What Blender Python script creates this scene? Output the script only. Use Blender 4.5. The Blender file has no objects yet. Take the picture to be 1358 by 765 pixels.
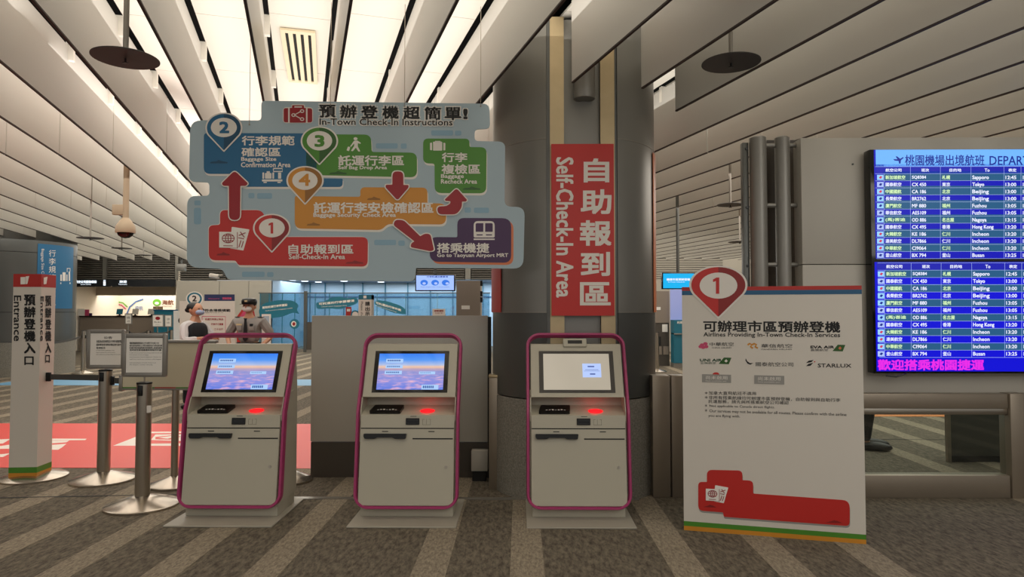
import bpy, bmesh, math, random
from mathutils import Vector, Matrix, Euler
random.seed(7)
PI = math.pi
C = bpy.context.scene.collection
S = bpy.context.scene

# ------------------------------------------------------------------ camera
FPX, W, H = 900.0, 1358.0, 765.0
CAM = Vector((0, 0, 1.5))
cd = bpy.data.cameras.new('camera'); cam = bpy.data.objects.new('camera', cd); C.objects.link(cam)
cam.location = CAM
cam.rotation_euler = Euler((math.radians(92.0), 0, math.radians(0.7)), 'XYZ')
cd.sensor_fit = 'HORIZONTAL'; cd.sensor_width = 36.0; cd.lens = FPX / W * 36.0
cd.clip_start = 0.05; cd.clip_end = 200
S.camera = cam
RM = cam.rotation_euler.to_matrix()

# ------------------------------------------------------------------ world, light, exposure
wd = bpy.data.worlds.new('world'); S.world = wd; wd.use_nodes = True
wb = wd.node_tree.nodes['Background']; wb.inputs[0].default_value = (1.0, 0.97, 0.93, 1); wb.inputs[1].default_value = 0.34
S.view_settings.view_transform = 'Standard'; S.view_settings.look = 'None'
S.view_settings.exposure = 0.14; S.view_settings.gamma = 1.0
S.view_settings.use_curve_mapping = False


def area(name, loc, size, power, col, rot=(0, 0, 0), spread=180):
    l = bpy.data.lights.new(name, 'AREA'); l.shape = 'RECTANGLE'; l.size, l.size_y = size
    l.energy = power; l.color = col; l.spread = math.radians(spread)
    o = bpy.data.objects.new(name, l); C.objects.link(o); o.location = loc; o.rotation_euler = rot
    return o


WARM = (1.0, 0.84, 0.63)
UPZ = 3.72
area('channel_uplight', (-1.4, 5.4, UPZ), (4.6, 9.0), 160, (1.0, 0.955, 0.885), (PI, 0, 0))
area('channel_uplight', (-8.2, 8.5, UPZ), (8.6, 15), 720, (1.0, 0.955, 0.90), (PI, 0, 0))
area('channel_uplight', (6.2, 8.5, UPZ), (10.0, 15), 440, (1.0, 0.965, 0.89), (PI, 0, 0))
area('channel_uplight', (-2, 21.0, UPZ), (28, 10), 1500, (1.0, 0.97, 0.92), (PI, 0, 0))
area('hall_fill_light', (-0.6, -0.2, 3.2), (7, 3.5), 80, (1.0, 0.96, 0.90), (math.radians(20), 0, 0))  # added fill areas without fixtures, to brighten kiosks, display wall, barrier and far hall
area('hall_fill_light', (4.6, 1.2, 3.2), (3, 3), 60, (1.0, 0.96, 0.90), (math.radians(30), 0, 0))
area('hall_fill_light', (-5, 9.0, 3.2), (6, 6), 90, (1.0, 0.95, 0.88), (0, 0, 0))
area('hall_fill_light', (5.5, 9.5, 3.2), (6, 6), 190, (1.0, 0.92, 0.82), (0, 0, 0))
area('hall_fill_light', (-3, 19, 3.2), (18, 8), 420, (1.0, 0.95, 0.88), (0, 0, 0))


# ------------------------------------------------------------------ pixel -> world (finds where things stand)
def ray(px, py):
    return (RM @ Vector(((px - W / 2) / FPX, -(py - H / 2) / FPX, -1.0))).normalized()


def at_floor(px, py, z=0.0):
    d = ray(px, py); return CAM + d * ((z - CAM.z) / d.z)


def at_Y(px, py, Y):
    d = ray(px, py); return CAM + d * (Y / d.y)


def X_at(px, Y): return at_Y(px, 400, Y).x
def Z_at(py, Y, px=690): return at_Y(px, py, Y).z


# ------------------------------------------------------------------ materials
def lin(h):
    h = h.lstrip('#'); r = []
    for i in (0, 2, 4):
        c = int(h[i:i + 2], 16) / 255
        r.append(c / 12.92 if c <= 0.04045 else ((c + 0.055) / 1.055) ** 2.4)
    return tuple(r) + (1,)


MATS = {}


def mat(name, col='808080', rough=0.5, metal=0.0, emit=None, es=1.0, noise=0.0, nscale=20, bump=0.0, aniso=None, spec=None):
    if name in MATS: return MATS[name]
    m = bpy.data.materials.new(name); m.use_nodes = True; MATS[name] = m
    nt = m.node_tree; b = nt.nodes['Principled BSDF']
    c = lin(col) if isinstance(col, str) else col
    b.inputs['Base Color'].default_value = c
    b.inputs['Roughness'].default_value = rough; b.inputs['Metallic'].default_value = metal
    if spec is not None: b.inputs['Specular IOR Level'].default_value = spec
    if emit:
        b.inputs['Emission Color'].default_value = lin(emit); b.inputs['Emission Strength'].default_value = es
    if noise or bump:
        tc = nt.nodes.new('ShaderNodeTexCoord'); n = nt.nodes.new('ShaderNodeTexNoise')
        n.inputs['Scale'].default_value = nscale; n.inputs['Detail'].default_value = 4
        mp = nt.nodes.new('ShaderNodeMapping')
        if aniso: mp.inputs['Scale'].default_value = aniso
        nt.links.new(tc.outputs['Object'], mp.inputs[0]); nt.links.new(mp.outputs[0], n.inputs['Vector'])
        if noise:
            mx = nt.nodes.new('ShaderNodeMix'); mx.data_type = 'RGBA'
            mx.inputs[6].default_value = tuple(x * (1 - noise) for x in c[:3]) + (1,)
            mx.inputs[7].default_value = tuple(min(1, x * (1 + noise)) for x in c[:3]) + (1,)
            nt.links.new(n.outputs['Fac'], mx.inputs[0]); nt.links.new(mx.outputs[2], b.inputs['Base Color'])
        if bump:
            bp = nt.nodes.new('ShaderNodeBump'); bp.inputs['Strength'].default_value = bump; bp.inputs['Distance'].default_value = 0.01
            nt.links.new(n.outputs['Fac'], bp.inputs['Height']); nt.links.new(bp.outputs[0], b.inputs['Normal'])
    return m


def carpet(name, a, b_, scale):
    if name in MATS: return MATS[name]
    m = bpy.data.materials.new(name); m.use_nodes = True; MATS[name] = m
    nt = m.node_tree; L = nt.links; b = nt.nodes['Principled BSDF']; b.inputs['Roughness'].default_value = 0.9
    b.inputs['Specular IOR Level'].default_value = 0.2
    g = nt.nodes.new('ShaderNodeNewGeometry')
    mp = nt.nodes.new('ShaderNodeMapping'); mp.inputs['Scale'].default_value = (1.0, 0.35, 1); mp.inputs['Rotation'].default_value = (0, 0, 0.35)
    L.new(g.outputs['Position'], mp.inputs[0])
    n1 = nt.nodes.new('ShaderNodeTexNoise'); n1.inputs['Scale'].default_value = scale; n1.inputs['Detail'].default_value = 5; n1.inputs['Roughness'].default_value = 0.75
    n2 = nt.nodes.new('ShaderNodeTexNoise'); n2.inputs['Scale'].default_value = 1.1; n2.inputs['Detail'].default_value = 2
    L.new(mp.outputs[0], n1.inputs['Vector']); L.new(g.outputs['Position'], n2.inputs['Vector'])
    r = nt.nodes.new('ShaderNodeValToRGB'); r.color_ramp.elements[0].position = 0.34; r.color_ramp.elements[1].position = 0.66
    r.color_ramp.elements[0].color = lin(a); r.color_ramp.elements[1].color = lin(b_)
    L.new(n1.outputs['Fac'], r.inputs[0])
    mx = nt.nodes.new('ShaderNodeMix'); mx.data_type = 'RGBA'; mx.blend_type = 'MULTIPLY'; mx.inputs[0].default_value = 1
    r2 = nt.nodes.new('ShaderNodeMapRange'); r2.inputs[3].default_value = 0.86; r2.inputs[4].default_value = 1.12
    L.new(n2.outputs['Fac'], r2.inputs[0]); L.new(r.outputs[0], mx.inputs[6]); L.new(r2.outputs[0], mx.inputs[7])
    L.new(mx.outputs[2], b.inputs['Base Color'])
    bp = nt.nodes.new('ShaderNodeBump'); bp.inputs['Strength'].default_value = 0.25; bp.inputs['Distance'].default_value = 0.004
    L.new(n1.outputs['Fac'], bp.inputs['Height']); L.new(bp.outputs[0], b.inputs['Normal'])
    return m


def glow(name, col, s=1.0):
    m = mat(name, '060606', 0.35, emit=col, es=s, spec=.25); return m


def glass(name, col='CFE4EA', rough=0.02, alpha=0.18):
    if name in MATS: return MATS[name]
    m = bpy.data.materials.new(name); m.use_nodes = True; MATS[name] = m
    nt = m.node_tree; nt.nodes.clear(); o = nt.nodes.new('ShaderNodeOutputMaterial')
    t = nt.nodes.new('ShaderNodeBsdfTransparent'); t.inputs[0].default_value = lin(col)
    g = nt.nodes.new('ShaderNodeBsdfGlossy'); g.inputs['Roughness'].default_value = rough
    f = nt.nodes.new('ShaderNodeMixShader'); f.inputs[0].default_value = alpha
    nt.links.new(t.outputs[0], f.inputs[1]); nt.links.new(g.outputs[0], f.inputs[2]); nt.links.new(f.outputs[0], o.inputs[0])
    return m


def sky_screen():
    """sunset-cloud wallpaper of the kiosk screens: emission ramp up the screen with a cloud noise"""
    m = bpy.data.materials.new('cloud_wallpaper'); m.use_nodes = True
    nt = m.node_tree; L = nt.links; b = nt.nodes['Principled BSDF']
    b.inputs['Base Color'].default_value = (0.01, 0.01, 0.01, 1); b.inputs['Roughness'].default_value = 0.06
    tc = nt.nodes.new('ShaderNodeTexCoord'); sp = nt.nodes.new('ShaderNodeSeparateXYZ'); L.new(tc.outputs['Generated'], sp.inputs[0])
    r = nt.nodes.new('ShaderNodeValToRGB'); cr = r.color_ramp
    cr.elements[0].position = 0.0; cr.elements[0].color = lin('5C7CE0')
    cr.elements[1].position = 1.0; cr.elements[1].color = lin('2E7DF2')
    for p, c in ((0.25, '8A8FDE'), (0.5, '8C93D2'), (0.575, 'C0A4B8'), (0.63, 'EFC4A4'), (0.69, 'A8BCE6'), (0.82, '4F97F4')):
        e = cr.elements.new(p); e.color = lin(c)
    L.new(sp.outputs['Z'], r.inputs[0])
    n = nt.nodes.new('ShaderNodeTexNoise'); n.inputs['Scale'].default_value = 7; n.inputs['Detail'].default_value = 5
    mp = nt.nodes.new('ShaderNodeMapping'); mp.inputs['Scale'].default_value = (1, 1, 2.4); L.new(tc.outputs['Generated'], mp.inputs[0]); L.new(mp.outputs[0], n.inputs['Vector'])
    lt = nt.nodes.new('ShaderNodeMapRange'); lt.inputs[1].default_value = 0.55; lt.inputs[2].default_value = 0.35; L.new(sp.outputs['Z'], lt.inputs[0])
    cl = nt.nodes.new('ShaderNodeMapRange'); cl.inputs[1].default_value = 0.48; cl.inputs[2].default_value = 0.72; L.new(n.outputs['Fac'], cl.inputs[0])
    mu = nt.nodes.new('ShaderNodeMath'); mu.operation = 'MULTIPLY'; L.new(lt.outputs[0], mu.inputs[0]); L.new(cl.outputs[0], mu.inputs[1])
    mx = nt.nodes.new('ShaderNodeMix'); mx.data_type = 'RGBA'; mx.inputs[7].default_value = lin('E8B4CC')
    L.new(mu.outputs[0], mx.inputs[0]); L.new(r.outputs[0], mx.inputs[6])
    L.new(mx.outputs[2], b.inputs['Emission Color']); b.inputs['Emission Strength'].default_value = 0.9
    return m


M = dict(
    fin=mat('painted_fin_panel', 'D2CFC8', 0.36), finedge=mat('dark_fin_edge', '3A2A24', 0.6),
    tile=mat('cream_ceiling_tile', 'EFE9DE', 0.6), dark=mat('black_void', '070707', 0.8),
    cream=mat('kiosk_cream_paint', 'BAB4A2', 0.42), cream2=mat('kiosk_cream_plate', 'A8A294', 0.45),
    pink=mat('magenta_frame_paint', 'A8386B', 0.35), black=mat('black_plastic', '0B0B0C', 0.35),
    bez=mat('glossy_black_bezel', '0A0A0B', 0.08), steel=mat('brushed_steel', 'A39B8E', 0.28, 1.0, noise=0.08, nscale=6, aniso=(1, 1, 20)),
    steelpost=mat('satin_steel', 'B5ADA0', 0.28, 0.95), steeldk=mat('bronze_steel', '9C9080', 0.40, 0.6, noise=0.06, nscale=5),
    alum=mat('aluminium_frame', '9C978F', 0.35, 0.6), brass=mat('galvanised_flange', 'BDAA86', 0.38, 0.6, noise=0.12, nscale=9),
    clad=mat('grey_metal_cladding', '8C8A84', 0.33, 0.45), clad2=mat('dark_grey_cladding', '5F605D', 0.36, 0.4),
    granite=mat('speckled_granite', '8A867C', 0.6, noise=0.85, nscale=75), seam=mat('seam_shadow_gap', '1D1C1A', 0.7),
    seamlt=mat('seam_bead', '96928A', 0.35, 0.6), wallp=mat('warm_grey_panel', 'BCB7AC', 0.45), plinth=mat('brown_plinth', '4C453D', 0.5),
    board=mat('white_board_face', 'DAD3C8', 0.5), boardside=mat('white_board_core', 'C8C3BA', 0.6),
    ltblue=mat('sign_pale_blue', 'A9BCC5', 0.45), paleb=mat('sign_faded_blue', '8BAEC2', 0.45),
    blue=mat('sign_blue', '1F6690', 0.42), bluedk=mat('sign_dark_blue', '174A68', 0.42), green=mat('sign_green', '4C8A2A', 0.42),
    greendk=mat('sign_dark_green', '2F5D22', 0.42), orange=mat('sign_orange', 'D08C2B', 0.42), orangedk=mat('sign_dark_orange', '97641F', 0.42),
    red=mat('sign_red', 'C42A24', 0.42), reddk=mat('sign_dark_red', '8C1D1B', 0.42), crimson=mat('sign_crimson', '9A1420', 0.42),
    purple=mat('sign_purple', '43214F', 0.42), coral=mat('sign_coral', 'D8784A', 0.42), white=mat('sign_white', 'E9E3DA', 0.45),
    ink=mat('black_ink', '121212', 0.6), greyink=mat('grey_sticker', '98958F', 0.6), navy=mat('sign_navy', '1E5A82', 0.42),
    bannerred=mat('banner_red', 'B52A22', 0.5), redfloor=mat('red_floor_vinyl', 'E0443C', 0.45), whitefloor=mat('white_floor_vinyl', 'EDE4DA', 0.5),
    blufloor=mat('blue_floor_vinyl', '6FA6CB', 0.5), orafloor=mat('orange_floor_vinyl', 'D88A52', 0.5),
    belt=mat('grey_belt_webbing', '4A4743', 0.8), pipe=mat('grey_painted_pipe', '8F8C85', 0.38, 0.3),
    disc=mat('dark_disc', '3B3733', 0.5), discpole=mat('light_pole', 'A09A90', 0.4), beige=mat('beige_plastic', 'BBA68A', 0.5),
    counter=mat('counter_front', '8C7F72', 0.5), ctop=mat('counter_dark_top', '2E211C', 0.4), shopwall=mat('shop_white_wall', 'EFE7DA', 0.6),
    teal=mat('teal_vinyl', '1C6F86', 0.5), pbl=mat('pale_blue_wall', 'B4C6D4', 0.4), skin=mat('skin', 'C08E70', 0.55), hair=mat('black_hair', '0E0C0C', 0.5),
    vest=mat('black_vest_cloth', '14161C', 0.8), shirt=mat('white_blouse_cloth', 'C9C6C6', 0.8), uni=mat('grey_uniform_cloth', '8F8A85', 0.85),
    mask=mat('blue_mask', '9AA9C4', 0.8), maskw=mat('white_mask', 'DDDBD8', 0.8), trouser=mat('black_trousers', '101216', 0.85), shoe=mat('black_shoe', '0A0A0A', 0.4),
    gold=mat('gold_badge', 'C9B58A', 0.4), louv=mat('louvre_slat', '77736C', 0.5), lamp=glow('downlight_lamp', 'EAF4FF', 3.0), glassc=glass('clear_glass', 'E4ECEA', .02, .06),
    glassb=glass('blue_tinted_glass', 'C2DAE4', 0.03, 0.12), signlit=glow('lit_sign_text', 'E8F4FF', 1.4),
    logog=mat('green_logo', '6BB23A', 0.5), logob=mat('blue_logo', '4A74B0', 0.5), pinkl=mat('pink_logo', 'C7486E', 0.5), ticket=mat('paper_white', 'F2EEE6', 0.6))
M['carpet'] = carpet('dark_carpet', '464038', '837969', 34)
M['carpetlt'] = carpet('light_carpet', '71675A', 'A89C87', 60)


# ------------------------------------------------------------------ mesh helpers
def new(): return bmesh.new()


def box(bm, x0, x1, y0, y1, z0, z1):
    v = [bm.verts.new(p) for p in ((x0, y0, z0), (x1, y0, z0), (x1, y1, z0), (x0, y1, z0), (x0, y0, z1), (x1, y0, z1), (x1, y1, z1), (x0, y1, z1))]
    for f in ((0, 3, 2, 1), (4, 5, 6, 7), (0, 1, 5, 4), (1, 2, 6, 5), (2, 3, 7, 6), (3, 0, 4, 7)): bm.faces.new([v[i] for i in f])
    return v


def bevel(bm, w=0.004, seg=2):
    bmesh.ops.bevel(bm, geom=bm.edges[:], offset=w, segments=seg, affect='EDGES', profile=0.5); return bm


def lathe(bm, prof, n=32, cx=0, cy=0, sx=1, sy=1):
    """prof: list of (r,z) bottom to top, closed at axis when r==0"""
    rings = []
    for r, z in prof:
        if r < 1e-6: rings.append([bm.verts.new((cx, cy, z))])
        else: rings.append([bm.verts.new((cx + sx * r * math.cos(2 * PI * k / n), cy + sy * r * math.sin(2 * PI * k / n), z)) for k in range(n)])
    for a, b in zip(rings, rings[1:]):
        for k in range(n):
            k2 = (k + 1) % n
            if len(a) == 1 and len(b) == 1: continue
            if len(a) == 1: bm.faces.new((a[0], b[k2], b[k]))
            elif len(b) == 1: bm.faces.new((a[k], a[k2], b[0]))
            else: bm.faces.new((a[k], a[k2], b[k2], b[k]))


def cyl(bm, p0, p1, r, n=16, r2=None):
    p0, p1 = Vector(p0), Vector(p1); d = (p1 - p0).normalized()
    a = d.orthogonal().normalized(); b = d.cross(a); r2 = r if r2 is None else r2
    R0 = [bm.verts.new(p0 + (a * math.cos(2 * PI * k / n) + b * math.sin(2 * PI * k / n)) * r) for k in range(n)]
    R1 = [bm.verts.new(p1 + (a * math.cos(2 * PI * k / n) + b * math.sin(2 * PI * k / n)) * r2) for k in range(n)]
    for k in range(n): bm.faces.new((R0[k], R0[(k + 1) % n], R1[(k + 1) % n], R1[k]))
    bm.faces.new(R0[::-1]); bm.faces.new(R1)


def tube(bm, pts, r, n=10):
    pts = [Vector(p) for p in pts]; rings = []; prev = None
    for i, p in enumerate(pts):
        t = (pts[min(i + 1, len(pts) - 1)] - pts[max(i - 1, 0)]).normalized()
        a = t.orthogonal().normalized() if prev is None else (prev - t * prev.dot(t)).normalized()
        prev = a; b = t.cross(a)
        rings.append([bm.verts.new(p + (a * math.cos(2 * PI * k / n) + b * math.sin(2 * PI * k / n)) * r) for k in range(n)])
    for A, B in zip(rings, rings[1:]):
        for k in range(n): bm.faces.new((A[k], A[(k + 1) % n], B[(k + 1) % n], B[k]))
    bm.faces.new(rings[0][::-1]); bm.faces.new(rings[-1])


def prism(bm, pts, y0, y1, plane='xz'):
    """extrude a 2D outline. plane xz: along y; yz: along x; xy: along z"""
    def P(a, b, t): return {'xz': (a, t, b), 'yz': (t, a, b), 'xy': (a, b, t)}[plane]
    A = [bm.verts.new(P(a, b, y0)) for a, b in pts]; B = [bm.verts.new(P(a, b, y1)) for a, b in pts]
    n = len(pts); bm.faces.new(A); bm.faces.new(B[::-1])
    for k in range(n): bm.faces.new((A[k], B[k], B[(k + 1) % n], A[(k + 1) % n]))


def fillet(pts, r, seg=5):
    out = []; n = len(pts)
    for i in range(n):
        p0, p1, p2 = Vector(pts[i - 1]), Vector(pts[i]), Vector(pts[(i + 1) % n])
        rr = r[i] if isinstance(r, (list, tuple)) else r
        a, b = (p0 - p1), (p2 - p1); t = min(rr, a.length * 0.49, b.length * 0.49)
        if t < 1e-6: out.append(tuple(p1)); continue
        q0, q1 = p1 + a.normalized() * t, p1 + b.normalized() * t
        for k in range(seg + 1):
            u = k / seg; out.append(tuple(q0 * (1 - u) ** 2 + p1 * 2 * u * (1 - u) + q1 * u * u))
    return out


def tri(bm):
    bm.normal_update(); bmesh.ops.triangulate(bm, faces=[f for f in bm.faces if len(f.verts) > 4], ngon_method='EAR_CLIP')


def finish(bm, smooth=False):
    bmesh.ops.recalc_face_normals(bm, faces=bm.faces[:])
    me = bpy.data.meshes.new('mesh'); bm.to_mesh(me); bm.free()
    if smooth:
        for p in me.polygons: p.use_smooth = True
        me.set_sharp_from_angle(angle=math.radians(38))
    return me


def obj(name, bm, m, parent=None, loc=(0, 0, 0), rot=(0, 0, 0), smooth=False):
    me = bm if isinstance(bm, bpy.types.Mesh) else finish(bm, smooth)
    if not me.materials:
        for mm in (m if isinstance(m, (list, tuple)) else [m]): me.materials.append(mm)
    me.name = name
    o = bpy.data.objects.new(name, me); C.objects.link(o); o.location = loc; o.rotation_euler = rot
    if parent: o.parent = parent
    return o


def bx(name, dims, m, parent=None, bev=0.0, loc=(0, 0, 0), rot=(0, 0, 0)):
    bm = new(); box(bm, *dims)
    if bev: bevel(bm, bev, 2)
    return obj(name, bm, m, parent, loc, rot, smooth=bev > 0)


def thing(name, label, cat, loc=(0, 0, 0), rotz=0.0, group=None, kind=None):
    o = bpy.data.objects.new(name, None); o.empty_display_size = 0.1; C.objects.link(o)
    o.location = loc; o.rotation_euler = (0, 0, rotz)
    if label: o['label'] = label; o['category'] = cat
    if group: o['group'] = group
    if kind: o['kind'] = kind
    return o


def tag(o, label, cat, group=None):
    o['label'] = label; o['category'] = cat
    if group: o['group'] = group
    return o


def struct(name, kind='structure'):
    return thing(name, None, None, kind=kind)


def text_mesh(s, vertical=False, rot=False, bold=0.0, lead=1.0, align='LEFT'):
    c = bpy.data.curves.new('t', 'FONT'); c.resolution_u = 2
    c.body = '\n'.join(s) if vertical else s; c.space_line = lead
    if vertical: c.align_x = 'CENTER'
    o = bpy.data.objects.new('t', c); C.objects.link(o)
    dg = bpy.context.evaluated_depsgraph_get()
    me = bpy.data.meshes.new_from_object(o.evaluated_get(dg))
    vs = [(v.co.x, v.co.y) for v in me.vertices]; fs = [tuple(p.vertices) for p in me.polygons]
    bpy.data.objects.remove(o); bpy.data.curves.remove(c); bpy.data.meshes.remove(me)
    if rot: vs = [(y, -x) for x, y in vs]          # reads downwards
    return vs, fs


TC = {}


class Board:
    """a flat face standing in the world; things printed on it keep to its own plane"""
    def __init__(s, root, origin, rotz, y=0.0, tilt=None):
        s.last = []; s.root = root; s.o = Vector(origin); s.rz = rotz; s.y = y
        s.u = Vector((math.cos(rotz), math.sin(rotz), 0)); s.n = Vector((math.sin(rotz), -math.cos(rotz), 0))

    def loc(s, px, py):
        d = ray(px, py); p0 = s.o - s.n * s.y
        t = (p0 - CAM).dot(s.n) / d.dot(s.n); p = CAM + d * t - s.o
        return (p.dot(s.u), p.z)

    def poly(s, pts, m, layer, name='panel', r=0, parent=None, px=True, thick=None, seg=5):
        if r: pts = fillet(pts, r, seg)
        if px: pts = [s.loc(*p) for p in pts]
        y0 = s.y - 0.0012 * layer; th = thick if thick is not None else 0.0012
        bm = new(); prism(bm, pts, y0, y0 + th)
        tri(bm)
        return obj(name, bm, m, parent or s.root)

    def ell(s, cx, cy, rx, ry, m, layer, name='disc', parent=None, n=32, px=True):
        return s.poly([(cx + rx * math.cos(2 * PI * k / n), cy + ry * math.sin(2 * PI * k / n)) for k in range(n)], m, layer, name, parent=parent, px=px)

    def text(s, items, m, layer, name='lettering', parent=None, px=True):
        """items: (string, x0, y0, x1, y1[, opts]) boxes on the face: left, top, right, bottom"""
        o = None
        for it in items:
            V, F = [], []
            st, x0, y0, x1, y1 = it[:5]; op = it[5] if len(it) > 5 else {}
            key = (st, tuple(sorted(op.items())))
            if key not in TC: TC[key] = text_mesh(st, **op)
            vs, fs = TC[key]
            if not vs: continue
            a0, a1 = min(v[0] for v in vs), max(v[0] for v in vs); b0, b1 = min(v[1] for v in vs), max(v[1] for v in vs)
            k = len(V)
            if px:
                c00, c10, c01, c11 = s.loc(x0, y1), s.loc(x1, y1), s.loc(x0, y0), s.loc(x1, y0)
            else: c00, c10, c01, c11 = (x0, y1), (x1, y1), (x0, y0), (x1, y0)
            if len(it) > 6:                        # slanted line: right end drops by it[6]
                q = it[6]; c10, c11 = s.loc(x1, y1 + q), s.loc(x1, y0 + q)
            hgt = abs(c01[1] - c00[1]) / (max(1, len(st)) if op.get('vertical') else 1)
            if op.get('rot'): hgt = abs(c10[0] - c00[0])
            bd = op.get('bold', 0) * hgt * 1.3; lv = 0
            for ddx, ddz in ([(0, 0)] if bd == 0 else [(-bd, -bd), (bd, -bd), (-bd, bd), (bd, bd)]):
              k = len(V); lv += .00012
              for x, y in vs:
                u = (x - a0) / max(a1 - a0, 1e-6); w = (y - b0) / max(b1 - b0, 1e-6)
                X = (c00[0] * (1 - u) + c10[0] * u) * (1 - w) + (c01[0] * (1 - u) + c11[0] * u) * w
                Z = (c00[1] * (1 - u) + c10[1] * u) * (1 - w) + (c01[1] * (1 - u) + c11[1] * u) * w
                V.append((X + ddx, s.y - 0.0012 * layer - lv, Z + ddz))
              F += [tuple(i + k for i in f) for f in fs]
            me = bpy.data.meshes.new(name); me.from_pydata(V, [], F); me.materials.append(m)
            o = bpy.data.objects.new(name, me); C.objects.link(o); o.parent = parent or s.root
            s.last.append(o)
        return o

    def lines(s, segs, m, layer, w, name='line', parent=None, px=True):
        """flat strokes joined in one mesh; each seg is a polyline of points"""
        bm = new(); y = s.y - 0.0012 * layer
        for pts in segs:
            P = [Vector(s.loc(*p)) if px else Vector(p) for p in pts]
            L, R = [], []
            for i, p in enumerate(P):
                t = (P[min(i + 1, len(P) - 1)] - P[max(i - 1, 0)]).normalized(); nn = Vector((-t.y, t.x)) * w / 2
                L.append(bm.verts.new((p.x + nn.x, y, p.y + nn.y))); R.append(bm.verts.new((p.x - nn.x, y, p.y - nn.y)))
            for i in range(len(P) - 1): bm.faces.new((L[i], L[i + 1], R[i + 1], R[i]))
        return obj(name, bm, m, parent or s.root)


def circ(cx, cy, rx, ry, n=24, a0=0, a1=2 * PI):
    return [(cx + rx * math.cos(a0 + (a1 - a0) * k / n), cy + ry * math.sin(a0 + (a1 - a0) * k / n)) for k in range(n + 1)]


# =================================================================== FLOOR
fl = struct('floor')
bx('floor_base', (-26, 26, -4, 33, -0.05, 0.0), M['carpet'], fl)
for x in (-12.4, -11.8, -11.2, -10.6, -10.0, -9.4, -8.8, -8.2, -7.6, -7.0, -6.4, -5.8, -5.2, -4.6, -3.98, -3.36, -2.756, -2.158, -1.581, -.628, -.06, .876, 1.479, 2.043,
          3.95, 4.56, 5.17, 5.77, 6.38, 6.98, 7.6, 8.2, 8.8, 9.4, 10, 10.6):
    bx('carpet_stripe', (x, x + 0.2, -3.9, 32, -0.01, 0.0016), M['carpetlt'], fl)
jy = at_floor(500, 661).y
bx('floor_joint', (-1.95, 0.95, jy - 0.03, jy + 0.03, -0.01, 0.006), M['alum'], fl)
bm = new(); a = at_floor(0, 663); b = at_floor(228, 655)
prism(bm, [(a.x - 2, a.y - .12), (b.x + .6, b.y + .02), (b.x + .6, b.y + .04), (a.x - 2, a.y - .1)], -0.01, 0.003, 'xy')
obj('floor_joint', bm, M['seam'], fl)
bx('floor_joint', (3.0, 12, 8.1, 8.115, -0.01, 0.003), M['seam'], fl)
# vinyl floor graphics
y1_, y2_ = at_floor(200, 621).y, at_floor(200, 562).y
rg = thing('floor_graphic', 'large red vinyl floor mat with white lettering behind the stanchions', 'floor sticker', (0, 0, 0.002))
bx('vinyl_sheet', (-9.5, X_at(440, 6.5), y1_, y2_, 0.0, 0.0025), M['redfloor'], rg)


def floor_poly(name, pts, m, parent, z=0.0027):
    bm = new(); q = [at_floor(*p) for p in pts]; prism(bm, [(p.x, p.y) for p in q], z, z + 0.0006, 'xy'); return obj(name, bm, m, parent)


floor_poly('white_stroke', [(60, 582), (115, 582.3), (113, 584), (60, 584.5)], M['whitefloor'], rg)
floor_poly('white_stroke', [(60, 585), (92, 584.5), (88, 587), (60, 589)], M['whitefloor'], rg)
floor_poly('white_stroke', [(60, 591), (88, 589), (82, 594), (77, 597), (60, 596.5)], M['whitefloor'], rg)
floor_poly('white_stroke', [(-40, 585), (14, 582.5), (4, 588.5), (-40, 592)], M['whitefloor'], rg)
floor_poly('white_stroke', [(-40, 596), (0, 592), (14, 590), (12, 595.5), (-40, 597)], M['whitefloor'], rg)
floor_poly('white_stroke', [(-40, 604), (0, 603), (14, 601.5), (4, 606.5), (-40, 607)], M['whitefloor'], rg)
floor_poly('white_stroke', [(150, 591.5), (182, 579), (200, 573), (262, 572.5), (262, 591.8)], M['whitefloor'], rg)
floor_poly('red_stroke', [(184, 589), (196, 583), (200, 575), (262, 574.5), (262, 576), (206, 576.6), (200, 584), (262, 586), (262, 588)], M['redfloor'], rg, 0.0036)
floor_poly('red_stroke', [(206, 580), (230, 577.5), (240, 579.5), (226, 583.5), (206, 583)], M['redfloor'], rg, 0.0036)
floor_poly('white_stroke', [(210, 581), (226, 579), (232, 580), (222, 582.5)], M['whitefloor'], rg, 0.0045)
bf = thing('floor_graphic', 'pale blue vinyl strip on the floor far behind the stanchions', 'floor sticker', (0, 0, 0.002))
bx('vinyl_sheet', (-11, X_at(420, 14), at_floor(100, 511).y, at_floor(100, 503).y, 0, 0.0025), M['blufloor'], bf)
og = thing('floor_graphic', 'orange vinyl floor graphic with white marks behind the glass barrier', 'floor sticker', (0, 0, 0.002))
bx('vinyl_sheet', (3.6, 12, at_floor(1200, 552.5).y, at_floor(1200, 536).y, 0, 0.0025), M['orafloor'], og)
for x0, y0, x1, y1, w in ((1165, 541, 1190, 543, 1.2), (1178, 538, 1196, 544.5, 1.0), (1196, 543.5, 1228, 540, 1.3), (1206, 540, 1240, 543.5, 1.2), (1230, 538.6, 1258, 541, 1.2), (1244, 543, 1262, 540, 1.2), (1150, 539, 1176, 538.5, 1.2)):
    floor_poly('white_stroke', [(x0, y0), (x1, y1), (x1, y1 + w), (x0, y0 + w)], M['whitefloor'], og)

# =================================================================== CEILING
AN = math.atan(290 / 900.0); ca, sa = math.cos(AN), math.sin(AN)
HB, HT = 1.75, 2.42
ce = struct('ceiling')
bx('ceiling_void', (-26, 26, -4, 33, 4.12, 4.2), M['dark'], ce)
SEGY = 3.85; CCX, CCY = 0.47, 6.05


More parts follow.
